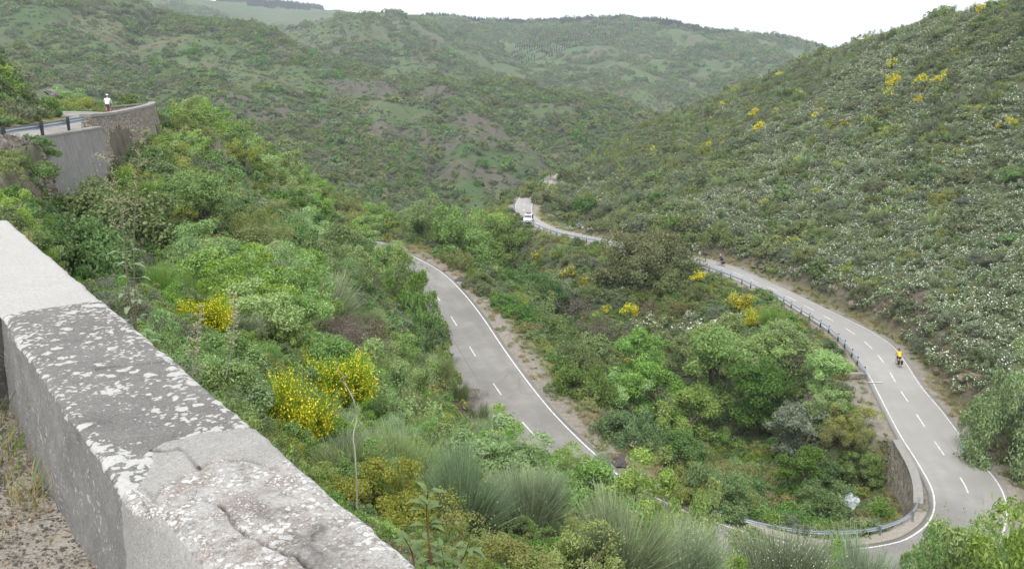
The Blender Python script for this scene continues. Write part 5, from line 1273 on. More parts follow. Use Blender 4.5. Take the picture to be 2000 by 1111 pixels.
RM = [rock_mesh(s, 3, (1, .8, .62), mat=M_rock) for s in range(4)]; RMG = [rock_mesh(20 + s, 4, (1, .75, .5), mat=M_rockg) for s in range(3)]; RMB = [rock_mesh(40 + s, 3, (1, .85, .75), mat=M_rockb) for s in range(4)]
def rock(name, p, sc, me, label, cat='rock', group=None, rz=None, rx=0.0):
    o = bpy.data.objects.new(name, me); COL.objects.link(o); o.location = tuple(p); o.scale = sc if hasattr(sc, '__len__') else (sc,) * 3
    o.rotation_euler = (rx, 0, PRND.random() * 6.28 if rz is None else rz); return tag(o, label, cat, group)
p = atz(388, 912, -1.165); rock("concrete_chip", p, (.012, .007, .009), RMG[0], 'small white chip lying in the crack of the parapet', 'chip')

# ---- masonry
def stone_mat(name, sc=2.2, c1=(.12, .105, .085), c2=(.30, .26, .215), joint=(.10, .09, .075), stretch=(1, 1, 2.0)):
    m, n = new_mat(name); v = coords(n); mp = nd(n, "ShaderNodeMapping"); mp.inputs['Scale'].default_value = stretch; n.links.new(v, mp.inputs[0])
    vm = nd(n, "ShaderNodeVectorMath"); vm.operation = 'ADD'; nz = nd(n, "ShaderNodeTexNoise"); nz.inputs['Scale'].default_value = 1.5; sm = nd(n, "ShaderNodeVectorMath"); sm.operation = 'SCALE'; sm.inputs['Scale'].default_value = .25
    n.links.new(v, nz.inputs['Vector']); n.links.new(nz.outputs['Color'], sm.inputs[0]); n.links.new(mp.outputs[0], vm.inputs[0]); n.links.new(sm.outputs[0], vm.inputs[1])
    vo = nd(n, "ShaderNodeTexVoronoi"); vo.inputs['Scale'].default_value = sc; n.links.new(vm.outputs[0], vo.inputs['Vector'])
    ve = nd(n, "ShaderNodeTexVoronoi"); ve.feature = 'DISTANCE_TO_EDGE'; ve.inputs['Scale'].default_value = sc; n.links.new(vm.outputs[0], ve.inputs['Vector'])
    sep = nd(n, "ShaderNodeSeparateColor"); n.links.new(vo.outputs['Color'], sep.inputs[0])
    col = mixc(n, sep.outputs[0], c1, c2); col = mixc(n, math_(n, 'MULTIPLY', sep.outputs[1], .5), col, (.30, .24, .16))
    col = mixc(n, ramp(n, noise(n, 5, 7, .75, v), [(.4, 0), (.7, .6)]), col, tuple(x * .6 for x in c1))
    e = ramp(n, ve.outputs['Distance'], [(.0, 0), (.07, 1)])
    col = mixc(n, e, joint, col)
    finish(n, col, .95, bump=math_(n, 'ADD', math_(n, 'MULTIPLY', e, 1.0), math_(n, 'MULTIPLY', noise(n, 8, 6, .8, v), .5)), bstr=.9, bdist=.06, spec=.12); return m
M_stone = stone_mat("rough fieldstone masonry", 2.2, (.21, .188, .16), (.41, .375, .325), (.13, .115, .10)); M_stone2 = stone_mat("pale fieldstone masonry", 1.9, (.23, .205, .17), (.48, .44, .37), (.24, .215, .18), (1, 1, 1.4))
M_coping = concrete_mat("grey coping mortar", (.24, .23, .21), (.36, .345, .32))
def loft_wall(name, top, thick, bottom_z, batter, mats, parent, cop=0.0, side=1, nv=14, rough=.08, res=.5):
    """top: 3-D polyline of the exposed face's upper edge; the body lies on 'side' (+1 right of the direction of travel)"""
    P_ = catmull(np.array(top), 8); bz = np.interp(np.linspace(0, 1, len(P_)), np.linspace(0, 1, len(bottom_z)), bottom_z)
    T_ = np.gradient(P_[:, :2], axis=0); T_ /= np.linalg.norm(T_, axis=1)[:, None]; Q = np.c_[T_[:, 1], -T_[:, 0]] * side
    rows = []; hh_ = P_[:, 2] - bz
    for k in np.linspace(0, 1, nv):
        r = rough * fbm(np.arange(len(P_)) * .9, np.full(len(P_), k * hh_.mean() * 2.2), 3, 77)
        off = -batter * k * hh_ - r * (k > 0)
        rows.append(np.c_[P_[:, :2] + Q * off[:, None], P_[:, 2] - k * hh_])
    back_t = np.c_[P_[:, :2] + Q * thick, P_[:, 2]]; back_b = np.c_[P_[:, :2] + Q * thick, bz]
    rows = [back_b, back_t] + rows; V = np.stack(rows, 1); n0, n1 = V.shape[:2]; g = np.arange(n0 * n1).reshape(n0, n1)
    F = np.stack([g[:-1, :-1], g[:-1, 1:], g[1:, 1:], g[1:, :-1]], -1).reshape(-1, 4).tolist() + [g[0].tolist(), g[-1].tolist()[::-1]]
    o = mesh_obj(name, V.reshape(-1, 3), F, mats[0], parent)
    if cop:
        c0 = np.c_[P_[:, :2] - Q * .05, P_[:, 2] + .003]; c1 = np.c_[P_[:, :2] + Q * (thick + .05), P_[:, 2] + .003]; ir = .04 * fbm(np.arange(len(P_)) * .8, np.zeros(len(P_)), 3, 6)
        t0, t1 = c0.copy(), c1.copy(); t0[:, 2] += cop + ir; t1[:, 2] += cop + ir
        V = np.stack([c0, t0, (t0 + t1) / 2 + np.array((0, 0, .02)), t1, c1], 1); n0, n1 = V.shape[:2]; g = np.arange(n0 * n1).reshape(n0, n1)
        F = np.stack([g[:-1, :-1], g[:-1, 1:], g[1:, 1:], g[1:, :-1]], -1).reshape(-1, 4).tolist() + [g[0].tolist()[::-1], g[-1].tolist()] + [(int(g[i + 1, 0]), int(g[i, 0]), int(g[i, 4]), int(g[i + 1, 4])) for i in range(n0 - 1)]
        mesh_obj("coping", V.reshape(-1, 3), F, mats[1], parent)
    return o
sw_ = empty("stone_parapet", (0, 0, 0)); tag(sw_, 'long rough stone parapet of the upper road, turning the corner where the white cyclist rides', 'wall')
tp = [at(176, 229, 53), at(200, 227, 57), at(225, 224, 62), at(250, 219, 67), at(276, 213, 74), at(298, 207, 82), at(303, 203, 85), at(296, 204, 88), at(262, 207, 91), at(214, 211, 94)]
loft_wall("wall_face", tp, .55, [tp[0][2] - 4.0, tp[4][2] - 4.6, tp[6][2] - 4.6, tp[9][2] - 3.5], .12, [M_stone, M_coping], sw_, cop=.18, side=-1)
rw = empty("retaining_wall", (0, 0, 0)); tag(rw, 'dark streaked concrete retaining wall below three black guardrail posts', 'wall')
T0, T1 = at(52, 274, 43.5), at(198, 251, 53)
loft_wall("wall_face", [T0, T0 * .66 + T1 * .34, T0 * .33 + T1 * .67, T1], .6, [-8.3, -8.8, -9.5, -9.8], .13, [M_cret, M_coping], rw, cop=.10, side=-1, rough=.02)
rk = empty("overgrown_rock", (0, 0, 0)); tag(rk, 'overgrown crumbling rock face between the parapet end and the concrete retaining wall', 'rock face')
tp = [at(-130, 292, 30), at(-60, 275, 34), at(0, 262, 38), at(40, 268, 42), at(70, 276, 44.5)]
loft_wall("rock_mass", tp, 1.6, [-9, -9, -9.5], .30, [M_stone, M_coping], rk, side=-1, nv=30, rough=.55)
hw_ = empty("stone_wall", (0, 0, 0)); tag(hw_, 'tall rough stone retaining wall holding the inner side of the hairpin', 'wall')
tp = [atz(1744, 861, -32.75), atz(1752, 876, -32.8), atz(1762, 893, -32.85), atz(1772, 912, -32.9), atz(1780, 934, -32.95), atz(1784, 956, -33.0), atz(1785, 984, -33.0)]
loft_wall("wall_face", tp, .6, [-36.5, -38.2, -38.8, -39.2], .10, [M_stone2, M_coping], hw_, cop=.16, side=-1)
cv = empty("culvert_head", tuple(atz(1668, 745, -32.9))); tag(cv, 'small low stone culvert block at the end of the long guardrail', 'culvert')
mb = MB(); mb.box((0, 0, .25), (2.4, .6, 1.3)); mb.build("wall_face", M_stone, cv); MB().box((0, 0, .943), (2.3, .56, .08)).build("coping", M_coping, cv)
# pale concrete verge inside the hairpin
def side_strip(name, ia, ib, o0, o1, lift, mat, K=6):
    A = LI[ia:ib]; u = (LI - LO)[ia:ib].copy(); u[:, 2] = 0; u /= np.linalg.norm(u, axis=1)[:, None]; rr_ = .12 * fbm(np.arange(len(A)) / 4, np.zeros(len(A)), 3, 15)
    k = np.linspace(0, 1, K); V = A[:, None] + u[:, None] * (o0 + (o1 + rr_[:, None, None] - o0) * k[None, :, None]); V[:, :, 2] += lift; lo = V[:, -1:].copy(); lo[..., 2] -= .5; lf = V[:, :1].copy(); lf[..., 2] -= .12
    V = np.concatenate([lf, V, lo], 1)
    n0, n1 = V.shape[:2]; g = np.arange(n0 * n1).reshape(n0, n1); F = np.stack([g[:-1, :-1], g[:-1, 1:], g[1:, 1:], g[1:, :-1]], -1).reshape(-1, 4)
    return tag(mesh_obj(name, V.reshape(-1, 3), F, mat), kind='structure')
M_pale = concrete_mat("pale broken verge concrete", (.33, .31, .27), (.46, .44, .40), brown=((.25, .20, .15), (.20, .17, .13)))
side_strip("kerb", st(32), st(39), .36, 1.35, .05, M_pale)

# ---- guardrails
M_zinc = plain("dull galvanised steel", (.33, .37, .41), .45, .55, .4, .18); M_post = plain("dark steel post", (.045, .05, .055), .6, .2, .3, .3); M_zpost = plain("zinc post", (.27, .31, .33), .5, .4, .3, .2)
def guardrail(path, label, spacing=2.6, emb=.5, postmat=None, hgt=.72, name="guardrail", posts=True, side=1, ph=.78):
    path = np.asarray(path); sg = np.r_[0, np.cumsum(np.linalg.norm(np.diff(path[:, :2], axis=0), axis=1))]; root = empty(name, tuple(path[len(path) // 2])); tag(root, label, 'guardrail')
    n = int(sg[-1] / .6) + 2; s = np.linspace(0, sg[-1], n); C = np.c_[[np.interp(s, sg, path[:, k]) for k in range(3)]].T - np.array(root.location)
    T_ = np.gradient(C[:, :2], axis=0); T_ /= np.linalg.norm(T_, axis=1)[:, None]; Q = np.c_[T_[:, 1], -T_[:, 0]] * side
    prof = [(-.155, 0), (-.12, .045), (-.08, .08), (-.04, .045), (0, .015), (.04, .045), (.08, .08), (.12, .045), (.155, 0)]
    pr = prof + [(a, b - .014) for a, b in prof[::-1]]
    V = np.stack([np.c_[C[:, :2] + Q * b, C[:, 2] + hgt - .155 + a] for a, b in pr], 1); n0, n1 = V.shape[:2]; g = np.arange(n0 * n1).reshape(n0, n1); g2 = np.roll(g, -1, axis=1)
    F = np.stack([g[:-1], g2[:-1], g2[1:], g[1:]], -1).reshape(-1, 4).tolist() + [g[0].tolist(), g[-1].tolist()[::-1]]
    mesh_obj("rail_beam", V.reshape(-1, 3), F, M_zinc, root)
    first = None
    for c in np.arange(.4, sg[-1], spacing):
        i = int(np.argmin(abs(s - c)))
        if first is None:
            m_ = MB(); m_.box((0, 0, ph / 2 - emb / 2), (.10, .14, ph + emb)); m_.box((0, .0, hgt - .155), (.12, .16, .14)); first = m_.build("post", postmat or M_post, root); q = first
        else: q = first.copy(); COL.objects.link(q); q.parent = root
        q.location = (C[i, 0] - Q[i, 0] * .09, C[i, 1] - Q[i, 1] * .09, C[i, 2]); q.rotation_euler = (0, 0, math.atan2(T_[i, 1], T_[i, 0]))
    return root
def off_li(ia, ib, o, dz=0):
    A = LI[ia:ib]; u = (LI - LO)[ia:ib].copy(); u[:, 2] = 0; u /= np.linalg.norm(u, axis=1)[:, None]; B = A + u * o; B[:, 2] += dz; return smooth(B, 8)
guardrail(off_li(st(6), st(25) + 3, .55), 'long guardrail with dark posts along the outer edge of the far road', 2.7, side=1)
guardrail(off_li(0, st(4) + 5, .5), 'short stretch of guardrail at the farthest visible bend of the road', 4.0, side=1)
hp = catmull(np.array([atz(px, py, z) for px, py, z in ((1380,990,-30.9),(1395,993,-31.0),(1464,1013,-31.35),(1520,1025,-31.7),(1577,1033,-31.95),(1630,1035,-32.2),(1675,1033,-32.4),(1720,1026,-32.5),(1756,1014,-32.55),(1780,999,-32.6),(1792,983,-32.65),(1797,968,-32.7))]), 6)
hp[:, 2] -= .72
guardrail(hp, 'thick pale guardrail sweeping round the inside of the hairpin', 4.2, postmat=M_zpost, side=-1)
guardrail(catmull(np.array([at(-90, 262, 37.8) - (0, 0, .7), at(-20, 256, 40.8) - (0, 0, .72), at(30, 247, 43.2) - (0, 0, .72), at(83, 240, 45.7) - (0, 0, .73), at(128, 233, 49.3) - (0, 0, .73), at(166, 227, 52.8) - (0, 0, .73)]), 6),
          'guardrail with stout black posts on top of the concrete retaining wall', 3.7, postmat=M_post, side=-1, ph=.85, emb=.04)

# ---- road signs, thin posts by the rail
M_signback = plain("grey sign back", (.42, .46, .50), .5, .3, .4, .08); M_signw = plain("white sign face", (.50, .56, .64), .4, 0, .4, .05)
for px, py, h_, lab in ((1137, 468, 2.6, 'thin road sign post with a small pale plate by the far guardrail'), (1365, 519, 2.4, 'thin road sign post with a bluish plate near the navy cyclist')):
    b = atz(px, py, -32.1); s_ = empty("road_sign", tuple(b)); tag(s_, lab, 'sign'); MB().tube([(0, 0, -.3), (0, 0, h_)], .035, 6).build("post", M_zpost, s_)
    MB().box((0, -.05, h_ - .25), (.34, .03, .42)).box((0, -.075, h_ - .25), (.27, .012, .35), 1).build("plate", [M_signback, M_signw], s_)

# ---- boulders
for k, (px, py, w_, h_, Yv, lab) in enumerate(((492, 352, 66, .55, 88, 'large grey rock slab breaking out of the near slope, upper one'), (522, 366, 34, .5, 86, 'grey rock lying at the lower end of the large slab'),
        (566, 413, 40, .45, 82, 'smaller grey rock slab in the shrubs below the large one'), (100, 175, 26, .9, 84, 'pale rock standing in the bank left of the white cyclist'))):
    p = at(px, py, Yv); p[2] += -.3; dep = Yv; sc = w_ / 2 / F_PX * dep
    rock("rock", p, (sc * 1.1, sc * 1.3, sc * h_ * 1.5), RMG[k % 3], lab, rz=-.5, rx=-.15)
for k, (px, py, w_, lab) in enumerate(((1921, 882, 14, 'small brown roadside rock, first of the row under the big holm oak'), (1935, 886, 22, 'largest rock of the row under the big holm oak'), (1952, 892, 16, 'flat rock at the near end of the row under the big holm oak'),
        (1940, 898, 20, 'low rock lying before the row under the big holm oak'), (1872, 833, 16, 'pale stone on the grass beside the right road line'), (1996, 938, 16, 'pale stone at the right edge beyond the hairpin'),
        (1063, 734, 13, 'small white stone on the verge of the middle road'), (1130, 812, 12, 'flat white stone near the end of the middle road verge'), (1735, 900, 10, 'orange stone on the rubble beside the stone wall'), (1730, 912, 14, 'grey stone on the rubble beside the stone wall'), (1741, 893, 12, 'brown stone at the head of the stone wall'))):
    p = ground_px(px, py); sc = w_ / 2 / F_PX * p[1] * 1.05; p[2] += sc * .2
    rock("rock", p, (sc, sc * .8, sc * .8), (RMB, RM, RMG, RM, RMG, RMG, RMG, RMG, RMB, RMG, RMB)[k][k % 3], lab)
# broken rocks along the road cut
n_ = 0
for i in range(st(12), st(31), 3):
    if PRND.random() < .35: continue
    c = LO[min(i, len(LO) - 1)]; nn = Nn[i]; o_ff = PRND.uniform(2.3, 4.2); q = np.array((c[0] + nn[0] * o_ff, c[1] + nn[1] * o_ff)); z_ = float(ground(q[0], q[1])); r_ = PRND.uniform(.3, .85)
    if q[1] > 205: continue
    rock("rock", (q[0], q[1], z_ + r_ * .05), (r_ * PRND.uniform(.9, 1.5), r_ * .9, r_ * PRND.uniform(.8, 1.3)), (RM + RMB)[n_ % 8], 'broken brown rock at the foot of the cut bank along the right road', group='rocks of the road cut'); n_ += 1
for k in range(26):
    px, py = PRND.uniform(1700, 1745), PRND.uniform(862, 930); p = ground_px(px, py); r_ = PRND.uniform(.08, .26)
    rock("rock", (p[0], p[1], p[2] + r_ * .3), (r_, r_ * .8, r_ * .6), (RM + RMB)[k % 8], 'loose stone on the rubble slope beside the stone wall', group='loose stones beside the stone wall')
# crumpled white sheet dumped in the gully
p = ground_px(1650, 1012); bm = bmesh.new(); bmesh.ops.create_grid(bm, x_segments=26, y_segments=22, size=1.0)
from mathutils import noise as mnoise
for v in bm.verts:
    a = v.co.copy(); v.co.z = .75 * (1 - a.x * a.x * .7) * (1 - .5 * a.y * a.y) * (.5 + .6 * mnoise.noise(a * 1.5 + Vector((3, 1, 0)))) + .16 * abs(mnoise.noise(a * 3.7)) + .05 * mnoise.noise(a * 9); v.co.x = a.x * .62 + .1 * mnoise.noise(a * 2); v.co.y = a.y * .8
me = bpy.data.meshes.new("plastic_sheet"); bm.to_mesh(me); bm.free(); me.materials.append(plain("white plastic sheet", (.50, .54, .57), .45, 0, .4, .2))
o = bpy.data.objects.new("plastic_sheet", me); COL.objects.link(o); o.location = (p[0], p[1], p[2] + 1.35); o.scale = (1.05, .95, 1.9); o.rotation_euler = (R(24), R(-14), .8); md = o.modifiers.new("t", 'SOLIDIFY'); md.thickness = .01
tag(o, 'crumpled white plastic sheet dumped in the bushes by the hairpin', 'sheet')
# dark rubble heap at the verge of the middle road
for px, py, w_, lab in ((1195, 898, 60, 'heap of dark rubble at the end of the middle road verge'), (905, 548, 34, 'dark patch of rubble on the far verge of the middle road')):
    p = ground_px(px, py); sc = w_ / 2 / F_PX * p[1]; rock("rubble_heap", (p[0], p[1], p[2]), (sc * 1.2, sc * 1.2, .16), rock_mesh(int(px), 4, (1, 1, 1), "rubble_heap", rock_mat("dark rubble", (.055, .05, .05), (.11, .10, .10), (.16, .14, .13)), .5), lab, 'rubble')
# ------------------------------------------------------------------ single plants right behind the parapet
def leaf_blade(mb, base, d, up, L, W, m=0, curl=.25):
    d = Vector(d).normalized(); up = Vector(up); s = d.cross(up).normalized(); u = s.cross(d).normalized(); rows = []
    for t, w_, in ((0, .06), (.18, .7), (.42, 1.0), (.7, .72), (.9, .3), (1, .02)):
        c = Vector(base) + d * L * t - u * L * curl * t * t + u * L * .1 * math.sin(t * 3.14)
        rows.append([c - s * W * w_ * .5 + u * W * .12 * w_, c, c + s * W * w_ * .5 + u * W * .12 * w_])
    V = [p for r_ in rows for p in r_]; F = [(i * 3 + j, i * 3 + j + 1, i * 3 + j + 4, i * 3 + j + 3) for i in range(len(rows) - 1) for j in range(2)]
    mb.add(V, F, m)
def leafmat2(name, c1, c2):
    m, n = new_mat(name); v = coords(n); col = mixc(n, noise(n, 18, 4, .6, v), c1, c2)
    p = nd(n, "ShaderNodeBsdfPrincipled"); p.inputs['Roughness'].default_value = .5; t = nd(n, "ShaderNodeBsdfTranslucent"); mx = nd(n, "ShaderNodeMixShader"); mx.inputs[0].default_value = .3
    n.links.new(col, p.inputs['Base Color']); n.links.new(col, t.inputs['Color']); n.links.new(p.outputs[0], mx.inputs[1]); n.links.new(t.outputs[0], mx.inputs[2]); o = nd(n, "ShaderNodeOutputMaterial"); n.links.new(mx.outputs[0], o.inputs[0]); return m
M_bladeleaf = leafmat2("soft broad leaves", (.13, .21, .09), (.24, .33, .17)); M_stalk = plain("purplish brown stalk", (.12, .10, .065), .7, var=.4, scale=20); M_fig = plain("buff seed heads", (.30, .29, .17), .8, var=.4, scale=60); M_figr = plain("rusty small blossoms", (.25, .13, .08), .8)
def stalk(name, pts, Yv, label, leaves, flowers, seed, r0=.0055):
    rr = random.Random(seed); P_ = catmull(np.array([at(px, py, Yv) for px, py in pts]), 6); root = empty(name, tuple(P_[0])); tag(root, label, 'plant'); P_ = P_ - P_[0]; n = len(P_)
    MB().tube(P_, [r0 * (1 - .7 * i / n) for i in range(n)], 7).build("stem", M_stalk, root)
    mb = MB()
    for f in leaves:
        c = Vector(P_[int(f * (n - 1))]); a = rr.random() * 3.14
        for k in range(2):
            b = a + math.pi * k; L = rr.uniform(.05, .085) * (1.15 - f * .6); d = Vector((math.cos(b), math.sin(b), rr.uniform(-.1, .35))); mb.tube([c, c + d * .03], .0018, 4); leaf_blade(mb, c + d * .03, d, (0, 0, 1), L, L * .52, curl=rr.uniform(.2, .6))
    mb.build("foliage", M_bladeleaf, root)
    mb = MB()
    for f in flowers:
        c = Vector(P_[int(f * (n - 1))])
        for k in range(rr.choice((2, 3, 4))):
            b = rr.random() * 6.28; L = rr.uniform(.035, .085) * (1.25 - f * .8) * 1.3; d = Vector((math.cos(b), math.sin(b), rr.uniform(.3, .9))).normalized(); e = c + d * L; mb.tube([c, c + d * L * .6, e], .0013, 4)
            for _ in range(7): mb.ball(e + Vector((rr.gauss(0, .012), rr.gauss(0, .012), rr.gauss(0, .012))), rr.uniform(.0015, .0035), (1 if rr.random() < .12 else 0), 3)
    mb.build("blossoms", [M_fig, M_figr], root)
stalk("tall_wild_plant", [(292, 800), (278, 700), (262, 630), (250, 560), (243, 480), (235, 415), (222, 360), (205, 303)], 4.2, 'tall leafy stalk with seed heads behind the parapet, dark stemmed and leaning left', [.2, .25, .3, .36, .42, .5, .56], [.66, .72, .78, .83, .88, .92, .96, .99], 1)
stalk("tall_wild_plant", [(272, 790), (268, 690), (265, 610), (262, 530), (262, 450), (267, 380), (272, 315), (272, 255)], 4.6, 'tall leafy stalk with seed heads behind the parapet, upright and taller', [.22, .28, .34, .41, .47], [.62, .68, .74, .8, .85, .9, .94, .98], 2)
for k, (pts, Yv, lab) in enumerate((([(372, 760), (380, 700), (385, 660), (392, 600)], 5.4, 'thin pale seed stalk rising before the yellow spotted broom'), ([(440, 740), (452, 680), (458, 620), (458, 575)], 6.0, 'thin pale seed stalk right of the yellow spotted broom'))):
    rr = random.Random(k); P_ = catmull(np.array([at(px, py, Yv) for px, py in pts]), 6); root = empty("seed_stalk", tuple(P_[0])); tag(root, lab, 'plant'); P_ = P_ - P_[0]; MB().tube(P_, .004, 5).build("stem", M_deadw, root); mb = MB()
    for f in np.linspace(.35, 1, 12):
        c = Vector(P_[int(f * (len(P_) - 1))])
        for _ in range(3):
            d = Vector((rr.gauss(0, 1), rr.gauss(0, 1), rr.random())).normalized() * rr.uniform(.03, .10) * (1.3 - f); mb.tube([c, c + d], .0015, 4)
            for _ in range(4): mb.ball(c + d * rr.uniform(.5, 1.1), rr.uniform(.005, .010), 0, 3)
    mb.build("blossoms", M_fig, root)
# pale dead stem
P_ = catmull(np.array([at(px, py, Yv) for px, py, Yv in ((697, 990, 6.3), (697, 960, 6.3), (695, 915, 6.3), (693, 880, 6.35), (690, 850, 6.4), (697, 815, 6.5), (692, 785, 6.5), (683, 765, 6.55), (672, 745, 6.6), (672, 735, 6.6), (660, 722, 6.6), (655, 712, 6.6))]), 5)
root = empty("dead_stem", tuple(P_[0])); tag(root, 'crooked pale dead stem standing up before the yellow brooms', 'plant'); P_ = P_ - P_[0]; mb = MB(); mb.tube(P_, [.0075 * (1 - .75 * i / len(P_)) for i in range(len(P_))], 6)
for i, d in ((22, (.05, 0, .05)), (34, (.06, 0, .01)), (38, (-.05, 0, .06)), (44, (.04, .02, .04)), (28, (-.03, 0, .05))): mb.tube([P_[i], Vector(P_[i]) + Vector(d)], [.004, .001], 4)
mb.build("stem", plain("bleached dead wood", (.33, .30, .255), .8, var=.25, scale=30), root)
# broad leaved sapling at the lower edge
root = empty("broad_leaved_sapling", tuple(at(850, 1190, 2.7))); tag(root, 'broad leaved sapling with reddish stems at the foot of the view beside the parapet', 'plant'); mbs, mbl = MB(), MB(); rr = random.Random(4); o0 = Vector(root.location)
for pts in (((850, 1190), (842, 1100), (833, 1010), (836, 960)), ((860, 1190), (880, 1130), (905, 1090), (915, 1060)), ((840, 1190), (815, 1130), (805, 1080), (790, 1050)), ((865, 1200), (870, 1150), (868, 1105), (862, 1070))):
    P_ = catmull(np.array([at(px, py, 2.7 + rr.uniform(-.1, .15)) for px, py in pts]), 5) - np.array(o0); mbs.tube(P_, [.0045 * (1 - .7 * i / len(P_)) for i in range(len(P_))], 6)
    for f in (.35, .5, .62, .74, .84, .92, .99):
        c = Vector(P_[int(f * (len(P_) - 1))])
        for k in range(3):
            a = rr.random() * 6.28; d = Vector((math.cos(a), math.sin(a), rr.uniform(-.1, .7 if f < .95 else 1.5))); L = rr.uniform(.045, .075) * (1.1 - f * .35); leaf_blade(mbl, c + d.normalized() * .012, d, (0, 0, 1), L, L * .5, curl=rr.uniform(.1, .5))
mbs.build("stem", plain("reddish stem", (.10, .05, .035), .7), root); mbl.build("foliage", leafmat2("sapling leaves", (.10, .17, .045), (.20, .27, .10)), root)

# ------------------------------------------------------------------ gravel, dead leaves and weeds on the verge in front of the parapet
def near_pts(n, wmin, wmax, s0=-1.5, s1=6.5):
    s = s0 + (s1 - s0) * RG.random(n) ** 1.3; w_ = wmin + (wmax - wmin) * RG.random(n); x = O_[0] + D_[0] * s + N_[0] * w_; y = O_[1] + D_[1] * s + N_[1] * w_; k = y > 1.35; return x[k], y[k]
GM = [rock_mesh(60 + s, 1, (1, .8, .6), "gravel", rock_mat("pale gravel", (.20, .185, .17), (.38, .36, .33), (.47, .45, .42))) for s in range(4)]
x, y = near_pts(26000, -3.2, -.46); z = ground(x, y); s_ = .004 + .009 * RG.random(len(x)) ** 3
scatter("gravel", np.c_[x, y, z + .002], vec3(s_), rotz(len(x), RG, .5), RG.integers(0, 4, len(x)), GM, 'grey gravel strewn over the verge before the parapet')
def dleaf(seed):
    mb = MB(); rr = random.Random(seed); leaf_blade(mb, (-.5, 0, 0), (1, 0, rr.uniform(-.1, .3)), (0, 0, 1), 1.0, rr.uniform(.4, .65), curl=rr.uniform(-.5, .6)); o = mb.build("leaf", M_dead); m_ = o.data; bpy.data.objects.remove(o); return m_
m_, n_t = new_mat("dead leaves"); oi = nd(n_t, "ShaderNodeObjectInfo"); finish(n_t, ramp(n_t, oi.outputs['Random'], [(0, (.16, .10, .055)), (.5, (.30, .22, .14)), (1, (.42, .36, .28))]), .8, spec=.2); M_dead = m_
x, y = near_pts(2600, -1.9, -.46); k = RG.random(len(x)) < .35 + 1.2 * np.exp(-((WALL_S(x, y) + .62) / .22) ** 2); x, y = x[k], y[k]; z = ground(x, y); s_ = .010 + .022 * RG.random(len(x)) ** 2
scatter("dead_leaves", np.c_[x, y, z + .008], vec3(s_), rotz(len(x), RG, .35), RG.integers(0, 3, len(x)), [dleaf(s) for s in range(3)], 'curled brown dead leaves drifted against the parapet')
x, y = near_pts(900, -2.2, -.47, -.2, 6.5); k = fbm(x * 2.2, y * 2.2, 3, 19) > -.02 + .25 * (y < 2.6); x, y = x[k], y[k]; z = ground(x, y); s_ = .22 + .4 * RG.random(len(x)) * np.where(y > 2.8, 1, .5)
TW = [tuft(11, M_grassb, 26, .35, .010), tuft(12, M_drygrass, 22, .4, .008), tuft(13, M_grassb, 22, .25, .016)]
scatter("verge_weeds", np.c_[x, y, z], vec3(s_), rotz(len(x), RG), RG.integers(0, 3, len(x)), TW, 'thin grass and weeds at the foot of the parapet')
# ------------------------------------------------------------------ cyclists
def skin_obj(name, verts, edges, radii, mat, parent=None, sub=2, root=0):
    me = bpy.data.meshes.new(name); me.from_pydata(verts, edges, []); o = bpy.data.objects.new(name, me); COL.objects.link(o)
    md = o.modifiers.new("skin", 'SKIN'); md.use_smooth_shade = True
    sk = me.skin_vertices[0].data if me.skin_vertices else None
    if sk is None:
        bm = bmesh.new(); bm.from_mesh(me); bm.verts.layers.skin.verify(); bm.to_mesh(me); bm.free(); sk = me.skin_vertices[0].data
    for i, r in enumerate(radii): sk[i].radius = (r, r) if not hasattr(r, '__len__') else r; sk[i].use_root = (i == root)
    o.modifiers.new("sub", 'SUBSURF').levels = sub; o.modifiers["sub"].render_levels = sub
    dg = bpy.context.evaluated_depsgraph_get(); ev = o.evaluated_get(dg); m2 = bpy.data.meshes.new_from_object(ev); o.modifiers.clear(); o.data = m2; m2.materials.clear(); m2.materials.append(mat)
    m2.polygons.foreach_set('use_smooth', np.ones(len(m2.polygons), bool)); bpy.data.meshes.remove(me); o.parent = parent; return o
M_skin = plain("skin", (.46, .28, .20), .55, var=.08)
def fabric(n_, c): return plain(n_, c, .8, var=.1, scale=8)
